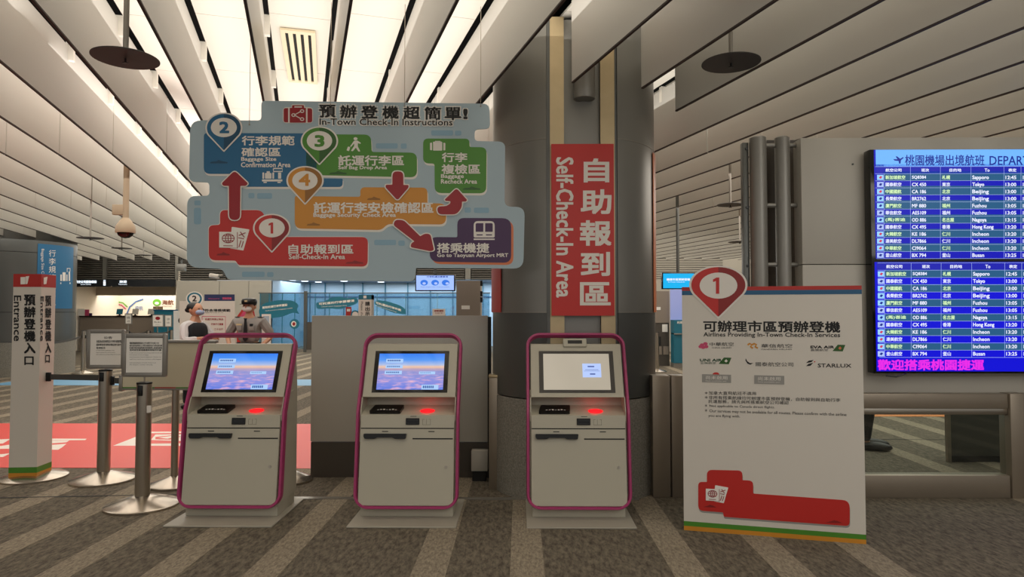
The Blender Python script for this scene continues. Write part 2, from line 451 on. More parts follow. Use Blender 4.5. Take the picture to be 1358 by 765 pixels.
def fin_mesh(L):
    bm = new(); box(bm, -0.008, 0.008, 0.0, L, HB + 1.5 + 0.012, HT + 1.5 - .03)
    box(bm, -0.009, 0.009, 0.0, L, HB + 1.5, HB + 1.5 + 0.012)
    me = finish(bm); me.materials.append(M['fin']); me.materials.append(M['finedge'])
    for p in me.polygons[6:]: p.material_index = 1
    return me


segs = SEGY / ca; FM = fin_mesh(segs - 0.03)
cuts = {}
for k in range(-46, 34):
    X0 = (0.147 + 0.343 * k) * HB
    for row in range(-1, 6):
        Ya, Yb = -0.25 + SEGY * row, -0.25 + SEGY * (row + 1)
        if Yb > 26: Yb = 26
        xa = X0 - Ya * 290 / 900
        if abs(X0 - (Ya + Yb) / 2 * 290 / 900) > 0.80 * max(Yb, 0.5) + 2.2: continue
        # gap around the column
        p = (CCX - X0) * ca + CCY * sa      # signed lateral distance
        q = None
        if abs(p) < 0.9:
            sc = (-(CCX - X0) * sa + CCY * ca); h = math.sqrt(0.9 ** 2 - p * p); q = (sc - h, sc + h)   # along-fin distances from Y=0 point
        sA, sB = Ya / ca, Yb / ca
        parts = [(sA, sB)]
        if q:
            parts = []
            if sA < q[0]: parts.append((sA, min(sB, q[0])))
            if sB > q[1]: parts.append((max(sA, q[1]), sB))
        for s0, s1 in parts:
            if s1 - s0 < 0.08: continue
            me = FM if abs((s1 - s0) - segs) < 0.01 else fin_mesh(s1 - s0 - 0.014)
            obj('ceiling_fin', me, M['fin'], ce, (X0 - s0 * sa, s0 * ca, 0), (0, 0, AN))
# ceiling tiles in the channels between the fins
TL = 1.27; TW = 0.343 * HB * ca
bm = new(); box(bm, 0.045, TW - 0.045, 0.004, TL / ca - 0.004, HT + 1.5, HT + 1.52); TM = finish(bm); TM.materials.append(M['tile'])
far = new(); nt_ = 0; hang = new()
for k in range(-46, 34):
    X0 = (0.147 + 0.343 * k) * HB
    for row in range(-2, 21):
        Ya = 0.29 + TL * row; xa = X0 - Ya * 290 / 900
        if abs(xa) > 0.82 * max(Ya, 0.5) + 2.5 or Ya > 26: continue
        dcol = math.hypot(xa + .27 - CCX, Ya + .6 - CCY)
        if abs(xa + 0.1) < 0.55 * max(Ya, 1.0) + 0.6 and Ya < 11 and Ya > 0 and nt_ < 290:
            obj('ceiling_tile', TM, M['tile'], ce, (xa, Ya, 0), (0, 0, AN)); nt_ += 1
        else:
            v = box(far, 0.045, TW - 0.045, 0.004, TL / ca - 0.004, HT + 1.5, HT + 1.52)
            R = Matrix.Translation((xa, Ya, 0)) @ Matrix.Rotation(AN, 4, 'Z')
            for w in v: w.co = R @ w.co
        if dcol < 1.2: continue
        for off in ((0.05,) if k % 2 else (0.62,)):
            v = box(hang, -0.012, 0.05, off, off + 0.05, HT + 1.5 - .16, HT + 1.505)
            R = Matrix.Translation((xa, Ya, 0)) @ Matrix.Rotation(AN, 4, 'Z')
            for w in v: w.co = R @ w.co
o = obj('ceiling_tiles_far', far, M['tile'], ce); o['kind'] = 'stuff'
o = obj('fin_hangers', hang, M['tile'], ce); o['kind'] = 'stuff'
# air vent in the ceiling
p0 = at_Y(399, 76, 1); zc = HT + 1.5
dv = ray(399, 76); pv = CAM + dv * ((zc - 1.5) / dv.z)
vt = thing('air_vent', 'cream framed air vent with four black slots in the ceiling', 'vent', (pv.x, pv.y, zc - 0.012), AN - math.radians(2))
bm = new()
for x in (-0.145, -0.082, -0.0185, 0.045, 0.107): box(bm, x, x + 0.037, -0.62, 0.62, -0.014, 0.006)
box(bm, -0.145, 0.144, -0.68, -0.62, -0.014, 0.006); box(bm, -0.145, 0.144, 0.62, 0.68, -0.014, 0.006)
obj('vent_frame', bm, mat('vent_cream', 'E8D9B8', 0.5), vt)
bx('vent_opening', (-0.12, 0.12, -0.63, 0.63, -0.002, 0.003), M['dark'], vt)

# =================================================================== NEAR COLUMN
def arc_shell(bm, r, t, a0, a1, z0, z1, n=None):
    """solid curved panel; angles in degrees, 270 faces the camera"""
    n = n or max(3, int(abs(a1 - a0) / 5)); R = []
    for k in range(n + 1):
        a = math.radians(a0 + (a1 - a0) * k / n); c, s = math.cos(a), math.sin(a)
        R.append([bm.verts.new((q * c, q * s, z)) for q, z in ((r, z0), (r, z1), (r - t, z1), (r - t, z0))])
    for A, B in zip(R, R[1:]):
        for k in range(4): bm.faces.new((A[k], B[k], B[(k + 1) % 4], A[(k + 1) % 4]))
    bm.faces.new(R[0][::-1]); bm.faces.new(R[-1])


col = thing('column', 'big round grey metal-clad column with granite base in the middle', 'column', (CCX, CCY, 0))
R_ = 0.715; SL0, SL1 = 248.5, 295.5
bm = new(); lathe(bm, [(0, 0), (R_ + .004, 0), (R_ + .004, .8), (0, .8)], 72); obj('granite_base', bm, M['granite'], col, smooth=True)
bm = new(); lathe(bm, [(0, .8), (R_ - .13, .8), (R_ - .13, 3.9), (0, 3.9)], 48); obj('core', bm, M['seam'], col, smooth=True)
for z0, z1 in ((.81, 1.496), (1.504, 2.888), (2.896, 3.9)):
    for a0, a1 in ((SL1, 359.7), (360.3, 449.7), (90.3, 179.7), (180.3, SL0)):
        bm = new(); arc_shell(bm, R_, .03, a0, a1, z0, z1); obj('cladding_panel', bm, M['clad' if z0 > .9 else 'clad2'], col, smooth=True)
for z in (1.5, 2.892):
    for a0, a1 in ((SL1, 360 + SL0),):
        bm = new(); arc_shell(bm, R_ + .003, .02, a0, a1, z - .005, z + .005); obj('seam_bead', bm, M['seamlt'], col)
yf = -0.655
for x0, x1 in ((-.232, -.120), (.172, .285)): bx('slot_flange', (x0, x1, yf, yf + .03, .81, 3.88), M['brass'], col)
bx('slot_back', (-.12, .172, yf + .06, yf + .08, .81, 3.88), M['clad'], col)
bx('slot_side', (-.262, -.232, yf - .002, yf + .05, .81, 3.88), M['clad2'], col)
bx('slot_side', (.285, .30, yf - .002, yf + .05, .81, 3.88), M['clad2'], col)
pl = thing('pipe_light', 'dark grey cylinder lamp inside the slot at the column top', 'lamp', (X_at(776, 5.38), 5.385, 0))
bm = new(); lathe(bm, [(0, Z_at(131, 5.38)), (.083, Z_at(131, 5.38)), (.086, Z_at(131, 5.38) + .01), (.086, 3.8), (0, 3.8)], 32); obj('lamp_tube', bm, M['pipe'], pl, smooth=True)
bm = new(); lathe(bm, [(.07, Z_at(131, 5.38) - .003), (.083, Z_at(131, 5.38) - .003), (.083, Z_at(131, 5.38) + .002), (.07, Z_at(131, 5.38) + .002)], 32); obj('lamp_rim', bm, M['seamlt'], pl)
# red sign on the slot
YS = 5.36
sx0, sx1 = X_at(731.5, YS), X_at(815, YS); sz0, sz1 = Z_at(418.5, YS), Z_at(191, YS)
cs = thing('column_sign', 'tall red vertical sign with white writing mounted on the column slot', 'sign', ((sx0 + sx1) / 2, YS, sz0))
bx('sign_panel', (-(sx1 - sx0) / 2, (sx1 - sx0) / 2, 0, .02, 0, sz1 - sz0), M['red'], cs)
B = Board(cs, ((sx0 + sx1) / 2, YS, sz0), 0)
B.o.z = 0; B_fix = sz0


class BoardZ(Board):
    """Board whose parts are measured from the thing's base height"""
    def loc(s, px, py):
        x, z = Board.loc(s, px, py); return (x, z)


B = Board(cs, ((sx0 + sx1) / 2, YS, sz0), 0)
T = []
for ch, y0, y1, xx0, xx1 in (('自', 211, 241, 775, 807), ('助', 252, 283, 771, 810), ('報', 293, 325, 770, 810), ('到', 335, 365, 771, 808), ('區', 375, 404, 770, 809)):
    T.append((ch, xx0, y0, xx1, y1, dict(bold=.025)))
T.append(('Self-Check-In Area', 738, 209, 760, 394, dict(rot=True, bold=.02)))
B.text(T, M['white'], 1)
# curved banners wrapped on the column sides
for nm, lab, a0, a1, m in (('column_banner', 'narrow red banner wrapped round the left side of the column', 172, 209, 'bannerred'), ('column_banner', 'thin orange banner edge on the right side of the column', 336, 366, 'coral')):
    t = thing(nm, lab, 'banner', (CCX, CCY, 1.5)); bm = new(); arc_shell(bm, R_ + .012, .006, a0, a1, .0, 1.36); obj('banner_sheet', bm, M[m], t, smooth=True)


# =================================================================== KIOSKS
def along(p0, p1, x, s, off):
    """point on a sloping front: s along the slope, off outwards (towards the viewer)"""
    (y0, z0), (y1, z1) = p0, p1; L = math.hypot(y1 - y0, z1 - z0); ty, tz = (y1 - y0) / L, (z1 - z0) / L
    return (x, y0 + ty * s - tz * off, z0 + tz * s + ty * off)


def remap(bm, p0, p1):
    for v in bm.verts: v.co = Vector(along(p0, p1, v.co.x, v.co.z, -v.co.y))
    return bm


FA, FB, FC = (.165, .082), (.245, .770), (.515, 1.3425)
LS1 = math.hypot(FB[0] - FA[0], FB[1] - FA[1]); LS2 = math.hypot(FC[0] - FB[0], FC[1] - FB[1])


def prof(s):
    """kiosk frame profile: distance along -> (y,z,normal)"""
    if s <= LS1:
        t = s / LS1; d = Vector((FB[0] - FA[0], FB[1] - FA[1])).normalized(); p = (FA[0] + (FB[0] - FA[0]) * t, FA[1] + (FB[1] - FA[1]) * t)
    else:
        t = (s - LS1) / LS2; d = Vector((FC[0] - FB[0], FC[1] - FB[1])).normalized(); p = (FB[0] + (FC[0] - FB[0]) * t, FB[1] + (FC[1] - FB[1]) * t)
    w = min(1, max(0, (s - LS1 + .06) / .12)); d1 = Vector((FB[0] - FA[0], FB[1] - FA[1])).normalized(); d2 = Vector((FC[0] - FB[0], FC[1] - FB[1])).normalized()
    d = (d1 * (1 - w) + d2 * w).normalized()
    return p, d


def kiosk_frame():
    hw, r = .369, .095; S1 = LS1 + LS2 - .011; S0 = .011
    path = []
    for cx, cs_, a0 in ((hw - r, S0 + r, -90), (hw - r, S1 - r, 0), (-hw + r, S1 - r, 90), (-hw + r, S0 + r, 180)):
        for k in range(9):
            a = math.radians(a0 + 90 * k / 8); path.append((cx + r * math.cos(a), cs_ + r * math.sin(a)))
        if a0 == -90: path += [(hw, s) for s in (LS1 - .08, LS1 - .05, LS1 - .025, LS1, LS1 + .025, LS1 + .05, LS1 + .08)]
        if a0 == 90: path += [(-hw, s) for s in (LS1 + .08, LS1 + .05, LS1 + .025, LS1, LS1 - .025, LS1 - .05, LS1 - .08)]
    bm = new(); rings = []; n = len(path); D = .058; Wd = .024
    for i, (x, s) in enumerate(path):
        xp, sp = path[i - 1]; xn, sn = path[(i + 1) % n]; t = Vector((xn - xp, sn - sp)).normalized(); b = Vector((t.y, -t.x))
        ring = []
        for w, d in ((-1, 0.012), (-.6, 0), (.6, 0), (1, .012), (1, D - .006), (.6, D), (-.6, D), (-1, D - .006)):
            X, Sx = x + b.x * w * Wd / 2, s + b.y * w * Wd / 2
            (y, z), dd = prof(Sx); y += dd.y * d; z -= dd.x * d
            ring.append(bm.verts.new((X, y, z)))
        rings.append(ring)
    for i in range(n):
        A, Bq = rings[i], rings[(i + 1) % n]
        for k in range(8): bm.faces.new((A[k], A[(k + 1) % 8], Bq[(k + 1) % 8], Bq[k]))
    return finish(bm, True)


SKY = sky_screen()
BA, BB = (.180, .100), (.262, .742)          # body front (lower)
PA, PB = (.312, .868), (.494, 1.254)         # screen panel front


def make_kiosk(label, loc, mode):
    t = thing('check_in_kiosk', label, 'kiosk', loc, 0, 'self check-in kiosks in a row')
    bm = new(); box(bm, -.382, .382, 0, .71, 0, .012); bevel(bm, .003, 1); obj('base_plate', bm, M['cream2'], t)
    bx('pedestal', (-.338, .338, .235, .60, .012, .16), M['cream'], t, .004)
    bm = new()
    prism(bm, fillet([BA, BB, (.46, .79), (.47, .868), PA, PB, (.575, 1.254), (.625, .93), (.625, .10)], [.01, .004, .01, .01, .004, .006, .02, .03, .01], 3), -.345, .345, 'yz')
    tri(bm); obj('cabinet', bm, M['cream'], t)
    for sx in (-1, 1):
        bm = new(); x0, x1 = (.345, .352) if sx > 0 else (-.352, -.345)
        prism(bm, [(.262, .70), (.265, .77), (.312, .868), (.52, .90), (.50, .70)], x0, x1, 'yz'); obj('side_cheek', bm, M['cream'], t)
    obj('frame', kiosk_frame(), M['pink'], t)
    # service door on the sloping front
    bm = new(); box(bm, -.343, .343, -.006, .004, .008, .548); remap(bm, BA, BB); obj('service_door', bm, M['cream'], t)
    bm = new(); box(bm, -.343, .343, -.007, .004, .556, .648); remap(bm, BA, BB); obj('shelf_front', bm, M['cream'], t)
    bm = new(); box(bm, -.343, .343, -.001, .004, .546, .558); remap(bm, BA, BB); obj('door_gap', bm, M['seam'], t)
    # printer handle: a black bar, narrower in the middle
    bm = new(); prism(bm, fillet([(-.315, .515), (-.315, .49), (-.305, .478), (-.235, .478), (-.215, .488), (-.105, .488), (-.085, .478), (-.008, .478), (-.002, .515)], .006, 2), -.032, -.004)
    tri(bm); remap(bm, BA, BB); obj('printer_slot_cover', bm, M['black'], t)
    for x0, x1, z0, z1, nm, m in ((.04, .335, .474, .483, 'card_slot', 'seam'), (-.185, -.14, .527, .533, 'slot_label', 'seam'), (.155, .20, .527, .533, 'slot_label', 'seam'), (.02, .065, .637, .641, 'slot_label', 'seam')):
        bm = new(); box(bm, x0, x1, -.0078, .003, z0, z1); remap(bm, BA, BB); obj(nm, bm, M[m], t)
    bm = new(); box(bm, -.012, .088, -.016, .003, .578, .627); bevel(bm, .003, 1); remap(bm, BA, BB); rd = obj('card_reader', bm, M['black'], t)
    bm = new(); box(bm, -.002, .078, -.0165, -.015, .592, .606); remap(bm, BA, BB); obj('reader_mouth', bm, M['bez'], rd)
    bm = new()
    for x0, x1, z0, z1 in ((.11, .1115, .578, .618), (.168, .1695, .578, .618), (.11, .17, .578, .5795), (.11, .125, .617, .6185), (.155, .17, .617, .6185), (.138, .1395, .582, .62)):
        box(bm, x0, x1, -.0078, .003, z0, z1)
    remap(bm, BA, BB); obj('card_icon', bm, M['ink'], t)
    bm = new(); cyl(bm, (.288, -.012, .277), (.288, .0, .277), .011, 16); remap(bm, BA, BB); k = obj('keyhole', bm, M['steelpost'], t)
    # black scanner pad and the red light of the reader on the shelf
    SA, SB = (.262, .743), (.46, .791)

    def shelf(bm):
        L = math.hypot(SB[0] - SA[0], SB[1] - SA[1]); ty, tz = (SB[0] - SA[0]) / L, (SB[1] - SA[1]) / L
        for v in bm.verts: v.co = Vector((v.co.x, SA[0] + ty * v.co.y - tz * v.co.z, SA[1] + tz * v.co.y + ty * v.co.z))
        return bm
    bm = new(); prism(bm, fillet([(-.29, .02), (-.06, .02), (-.05, .15), (-.27, .15)], .012, 2), .0, .022, 'xy')
    tri(bm); shelf(bm); pad = obj('passport_scanner', bm, M['black'], t)
    bm = new(); rr = random.Random(3)
    for i in range(7): box(bm, -.235 + i * .022, -.222 + i * .022, .045 + .003 * (i % 2), .052 + .006 * (i % 3), .0215, .0225)
    shelf(bm); obj('pad_marks', bm, M['ticket'], pad)
    bm = new(); lathe(bm, [(0, .001), (.052, .001), (.056, .004), (0, .004)], 24, .135, .075, 1, .75); shelf(bm); obj('barcode_reader_window', bm, glow('red_reader_light', 'FF1A22', 1.3), t)
    l = bpy.data.lights.new('reader_glow', 'POINT'); l.energy = .10; l.color = (1, .04, .04); l.shadow_soft_size = .02
    lo = bpy.data.objects.new('reader_glow', l); C.objects.link(lo); lo.parent = t; lo.location = along(SA, SB, .13, .10, .035); lo.location = (.13, .345, .805)
    # screen
    bm = new(); box(bm, -.283, .283, -.004, .01, .035, .368); remap(bm, PA, PB); bz = obj('bezel', bm, M['bez'] if mode != 'grey' else mat('grey_bezel', '3A3632', .25), t)
    bm = new(); box(bm, -.25, .25, -.0052, .002, .057, .345)
    scm = SKY if mode != 'grey' else mat('grey_display', '8E877B', .12, emit='A39B8C', es=.8)
    remap(bm, PA, PB)
    me = finish(bm); sc = obj('screen', me, scm, t)
    up, fs = (PA, PB), None

    def quad(x0, x1, s0, s1, m, off, par, nm):
        bm = new(); box(bm, x0, x1, -off, -off + .0008, s0, s1); remap(bm, PA, PB); return obj(nm, bm, m, par)
    if mode != 'grey':
        lab = glow('screen_label_blue', 'A9CBF5', .95); dk = glow('screen_label_text', '3A62B0', .8)
        for i, (x0, x1, s0, s1) in enumerate(((-.195, -.065, .272, .302), (-.195, -.065, .226, .252), (-.198, -.068, .178, .206), (.062, .185, .178, .200), (.088, .215, .058, .095))):
            quad(x0, x1, s0, s1, lab, .0062, sc, 'screen_button')
            bm = new()
            for j in range(7 if i < 3 else 6):
                w = (x1 - x0) / 9; box(bm, x0 + w * (j + .8), x0 + w * (j + 1.5), -.0070, -.0064, s0 + .010, s1 - .008)
            remap(bm, PA, PB); obj('button_text', bm, dk, sc)
    else:
        quad(.045, .185, .155, .265, glow('popup_blue', 'AFC4F4', 1.0), .0062, sc, 'popup_window')
        dk = glow('popup_text', '4C62A8', .8)
        for x0, x1, s0, s1 in ((.085, .135, .236, .246), (.065, .165, .214, .217), (.055, .175, .204, .206), (.10, .14, .176, .186)): quad(x0, x1, s0, s1, dk, .007, sc, 'popup_text')
        c = new(); box(c, -.095, .085, -.016, .05, .40, .468); bevel(c, .004, 1); remap(c, PA, PB)
        for v in []: pass
        cb = obj('camera_box', c, M['cream'], t); quad(-.06, .05, .424, .452, M['black'], .0175, cb, 'lens_window')
    return t


KY = 4.757
k1 = make_kiosk('left check-in kiosk beside the stanchions, cloud wallpaper screen', (X_at(292.4, KY), KY, 0), 'sky')
k2 = make_kiosk('middle check-in kiosk in front of the grey partition, cloud wallpaper screen', (X_at(533.5, KY), KY, 0), 'sky')
k3 = make_kiosk('right check-in kiosk in front of the column, grey screen with popup', (X_at(770.5, KY), KY, 0), 'grey')

# =================================================================== HANGING INSTRUCTION SIGN
XL, XR = at_Y(247, 250, 5.08), at_Y(695, 250, 5.28)
ang = math.atan2(XR.y - XL.y, XR.x - XL.x)
so = Vector(((XL.x + XR.x) / 2, (XL.y + XR.y) / 2, 0))
sg = thing('hanging_sign', 'large pale blue hanging check-in instructions sign with coloured steps', 'sign', so, ang)
B = Board(sg, so, ang)
out = [(346.5, 133.5, 6), (649, 137.5, 9), (650, 170.5, 7), (629.5, 171.5, 5), (629.5, 187, 5), (670, 187.8, 9), (669, 274, 9), (696, 274.4, 12), (694, 356, 13), (551.5, 355.3, 1), (550.5, 373, 16),
       (301, 371, 14), (296, 356.5, 8), (247.5, 354.5, 16), (248.3, 259.8, 12), (277.7, 259.5, 5), (277.5, 241.8, 5), (250.5, 241, 9), (252.3, 159.5, 15), (346.5, 159.6, 5)]
B.poly([(a, b) for a, b, c in out], M['ltblue'], 0, 'sign_panel', r=[c for a, b, c in out], thick=.012)


def pill(cx, cy, w, h, vert=False):
    B.poly(fillet([(cx - w / 2, cy - h / 2), (cx + w / 2, cy - h / 2), (cx + w / 2, cy + h / 2), (cx - w / 2, cy + h / 2)], min(w, h) * .3, 3), M['paleb'], 1, 'cloud_mark')


for a in ((586.3, 176.2, 29, 7), (607.5, 176.5, 8.5, 6.5), (513, 193.5, 29, 7), (535.5, 193.7, 8, 7), (333.5, 259.3, 8, 7), (351, 259.8, 20, 7.5), (262, 269, 8.5, 6.5), (262, 286.5, 9.5, 22), (336, 363.7, 30, 7), (358.5, 364, 8.5, 6.5),
          (510.8, 321.5, 29, 7), (532.5, 322.3, 8.5, 7), (620.3, 278.5, 8.5, 7), (638.5, 278.8, 20, 7)): pill(*a)


def step(pts, m, rr, sh='white', dx=1.0, dy=2.8):
    B.poly([(a + dx, b + dy) for a, b in pts], M[sh], 1, 'panel_edge', r=rr)
    B.poly([(a - .9, b - .6) for a, b in pts], M[sh], 1.3, 'panel_edge', r=rr) if sh == 'white' and m == 'red' else None
    B.poly(pts, M[m], 2, 'step_panel', r=rr)


step([(270.5, 176.4), (420, 177), (420, 236.5), (454.5, 237), (454.5, 248), (318.5, 247.7), (318.5, 230.8), (270.5, 230.5)], 'blue', [5, 1, 1, 1, 9, 6, 4, 8])
step([(406, 178), (492, 178.5), (493, 201.5), (553, 202.5), (553, 235.2), (406, 232)], 'green', [1, 9, 3, 9, 9, 1])
step([(561.2, 183.7), (622.4, 184), (622.8, 195), (645.3, 195.3), (644.8, 256.4), (576.5, 256), (576.3, 217), (561.2, 216.5)], 'green', [7, 7, 2, 8, 9, 9, 3, 9])
step([(391, 260), (478, 261), (478, 248.3), (566.8, 248.8), (567, 269.3), (591.8, 270), (591.5, 297.7), (514, 297), (506, 305), (391, 303)], 'orange', [3, 3, 7, 7, 2, 9, 9, 5, 9, 9])
step([(292, 278.6), (349, 278.6), (357, 314.2), (488, 314.3), (487.6, 353.5), (316, 351.6), (313, 345.6), (277, 345), (277, 299), (292, 298)], 'red', [7, 9, 4, 8, 8, 7, 3, 9, 6, 3])
step([(606.5, 289), (678, 289.3), (677.8, 348.4), (569.5, 347), (570.5, 314.3), (606.5, 314.6)], 'purple', [9, 12, 10, 12, 9, 2], 'coral', 3, 3)
for x, y, m in ((290, 214.5, 'bluedk'), (448, 229, 'greendk'), (495.5, 263, 'orangedk'), (415.5, 297, 'orangedk'), (296, 336.5, 'reddk'), (470, 347.5, 'reddk'), (625, 249.5, 'greendk')):
    w = 12 if x in (290, 448, 470, 625) else 9
    B.poly(fillet([(x - w, y + 2.2), (x - w * .8, y), (x - w * .2, y - .6), (x, y - 2.4), (x + w * .5, y - .5), (x + w, y + .5), (x + w, y + 2.2)], 1, 2), M[m], 3, 'cloud_mark')


def drop(cx, cy, rx, ry, tip, g=0.0):
    """map-pin outline: ellipse above, straight sides to the tip"""
    rx += g; ry += g * .8; tip += g * 1.1; a = math.radians(28)
    pts = [(cx + rx * math.cos(t), cy - ry * math.sin(t)) for t in [(-a + (PI + 2 * a) * k / 30) for k in range(31)]]
    return pts + [(cx - .6, tip), (cx + .6, tip)]


def pin(Bd, cx, cy, rx, ry, tip, m, md, inner, num, ly=5, edge='white', eg=2.2):
    p = Bd.poly(drop(cx, cy, rx, ry, tip, eg), M[edge], ly, 'map_pin')
    Bd.poly(drop(cx, cy, rx, ry, tip), M[m], ly + 1, 'pin_face', parent=p)
    D = [q for q in drop(cx, cy, rx, ry, tip) if q[0] >= cx]
    D = [(cx, min(q[1] for q in D))] + sorted([q for q in D], key=lambda q: math.atan2(q[1] - cy, q[0] - cx)) + [(cx, tip)]
    Bd.poly(D, M[md], ly + 1.6, 'pin_shade', parent=p)
    ix, iy, ir, irr = inner; Bd.ell(ix, iy, ir, irr, M['white'], ly + 2.4, 'pin_disc', parent=p)
    if num[0] in '１1':
        x0, y0, x1, y1 = num[1:5]; xm = (x0 + x1) / 2; w_ = (x1 - x0)
        Bd.poly([(xm - w_ * .42, y0 + (y1 - y0) * .12), (xm - w_ * .02, y0), (xm + w_ * .28, y0), (xm + w_ * .28, y1), (xm - w_ * .1, y1), (xm - w_ * .1, y0 + (y1 - y0) * .22), (xm - w_ * .42, y0 + (y1 - y0) * .28)], M[m], ly + 3.4, 'pin_number', parent=p)
    else: Bd.text([num], M[m], ly + 3.4, 'pin_number', parent=p)


pin(B, 297.3, 169.8, 22.4, 18.4, 199, 'blue', 'bluedk', (297.4, 169.4, 17.2, 12.8), ('2', 292, 162.3, 303.8, 176.3, dict(bold=.04)))
pin(B, 423.8, 187.3, 22.6, 17.8, 216.5, 'green', 'greendk', (424, 187, 16.8, 12.8), ('3', 418.3, 180.2, 430, 194.5, dict(bold=.04)))
pin(B, 404.8, 239.3, 22.6, 17.2, 269, 'orange', 'orangedk', (404.7, 239.5, 16.8, 12.6), ('4', 397.5, 231.5, 411, 246, dict(bold=.04)))
pin(B, 360.8, 302.6, 22.8, 17.3, 332.5, 'red', 'reddk', (361, 302.3, 17, 12.6), ('１', 356, 295.2, 364.6, 309.8, dict(bold=.05)))


def arrow(pts, rr):
    f = fillet(pts, rr, 4); n = len(pts); off = []
    A = sum(pts[i][0] * pts[(i + 1) % n][1] - pts[(i + 1) % n][0] * pts[i][1] for i in range(n)); sgn = 1 if A > 0 else -1
    for i in range(n):
        t0 = (Vector(pts[i]) - Vector(pts[i - 1])).normalized(); t1 = (Vector(pts[(i + 1) % n]) - Vector(pts[i])).normalized()
        n0, n1 = Vector((t0.y, -t0.x)) * sgn, Vector((t1.y, -t1.x)) * sgn; m_ = (n0 + n1).normalized(); k = 1.5 / max(.45, m_.dot(n0)); off.append((pts[i][0] + m_.x * k, pts[i][1] + m_.y * k * .9))
    off = fillet(off, [x + 1 for x in rr], 4)
    p = B.poly(off, M['white'], 9, 'arrow'); B.poly(f, M['crimson'], 10, 'arrow_face', parent=p)


arrow([(311.8, 226.5), (329.5, 243.5), (327, 246.8), (319.5, 246.8), (319, 292), (304.5, 292), (304.2, 246.8), (297, 246.8), (294.6, 243.5)], [5, 3, 2, 1, 8, 8, 1, 2, 3])
arrow([(520.8, 227.5), (535, 227.7), (535.2, 245.6), (542, 245.6), (542, 249), (528.5, 264.6), (526, 264.6), (511.5, 248.8), (511.8, 245.3), (520.5, 245.3)], [6, 6, 1, 3, 3, 3, 3, 3, 3, 1])
arrow([(605.5, 249.8), (619.5, 265.5), (618, 267.5), (612.8, 267.6), (612.5, 275), (606, 284.5), (581, 284.6), (579.5, 274), (592, 273.6), (597.3, 270), (597.3, 267), (591, 266.8), (589.8, 264.8)], [4, 3, 2, 1, 8, 9, 6, 6, 4, 3, 1, 2, 3])
arrow([(524.5, 291.5), (535.5, 292), (557.5, 313.5), (563.5, 309.8), (571, 310.5), (575.8, 331.8), (571, 333.3), (544.5, 328), (545.5, 322.8), (549.8, 320.2), (521.5, 298.5)], [5, 4, 1, 4, 4, 3, 3, 4, 3, 1, 5])
# writing
ok = dict(bold=.022)
K = []
for i, ch in enumerate('預辦登機超簡單'):
    x = 424 + i * 27.9 - (1 if i > 5 else 0); K.append((ch, x, 139.6 + i * .55, x + 20.6, 155.5 + i * .55, dict(bold=.03)))
K.append(('!', 615, 145, 619.5, 157.5, dict(bold=.05)))
K.append(('In-Town Check-In Instructions', 424, 157.2, 600, 165.6, dict(bold=.015), .9))
B.text([(a[0], a[1] - .7, a[2] - .6, a[3] + .7, a[4] + .6, dict(bold=.07)) + tuple(a[6:]) for a in K], M['white'], 2.2, 'lettering_rim')
B.text(K, M['ink'], 3.2)
Wt = [('行李規範', 321.3, 180.5, 390.5, 192.7, ok), ('確認區', 320.8, 196, 372, 207.5, ok), ('Baggage Size', 320.3, 208.5, 366.5, 214.8, ok), ('Confirmation Area', 320, 215.5, 385.3, 221.8, ok),
      ('託運行李區', 449, 206.4, 535.5, 219.5, ok), ('Self Bag Drop Area', 449, 220, 513.2, 225.8, ok),
      ('行李', 586.3, 202.8, 619.5, 214.8, ok), ('複檢區', 586, 218.2, 636.5, 230.6, ok), ('Baggage', 585, 231.2, 615, 237.5, ok), ('Recheck Area', 585, 237.8, 632.5, 243.6, ok),
      ('託運行李安檢確認區', 416.5, 268.5, 574.5, 282.5, ok), ('Baggage Security Check Area', 416, 282.4, 525, 289.2, ok),
      ('自助報到區', 383, 324.3, 468.5, 336.5, ok), ('Self-Check-In Area', 383.4, 337.2, 457.6, 343.5, ok),
      ('搭乘機捷', 580, 322.5, 648.3, 335, ok), ('Go to Taoyuan Airport MRT', 579.8, 336, 673.8, 342.2, ok)]
B.text(Wt, M['white'], 4)


# icons
def poly_icon(Bd, name, shapes, parent=None):
    for i, (pts, m, ly, r) in enumerate(shapes): Bd.poly(pts, M[m], ly, name, r=r, parent=parent)


def rect(x0, y0, x1, y1): return [(x0, y0), (x1, y0), (x1, y1), (x0, y1)]


poly_icon(B, 'suitcase_icon', [(rect(375.2, 142.3, 415.2, 163.4), 'white', 2, 5), (rect(386.5, 138.5, 404.5, 146), 'white', 2, 2), (rect(376.3, 143.5, 382.2, 162.3), 'crimson', 3, [5, .5, .5, 5]), (rect(384.4, 143.2, 405.8, 162.8), 'crimson', 3, 1),
                               (rect(408, 143.7, 414.2, 162.5), 'crimson', 3, [.5, 5, 5, .5]), (rect(387.5, 139.7, 403.3, 144.5), 'crimson', 3.2, 1.4), (rect(390.6, 141.2, 400.6, 142.8), 'white', 4, 0)])
B.lines([[(390.5, 152.7), (399.3, 147.9)], [(390.5, 152.7), (399.3, 157.7)], circ(389.5, 152.8, 2.3, 1.8, 12), circ(400.8, 147.6, 2.3, 1.8, 12), circ(400.8, 158.2, 2.3, 1.8, 12)], M['white'], 4.4, .007, 'suitcase_icon')
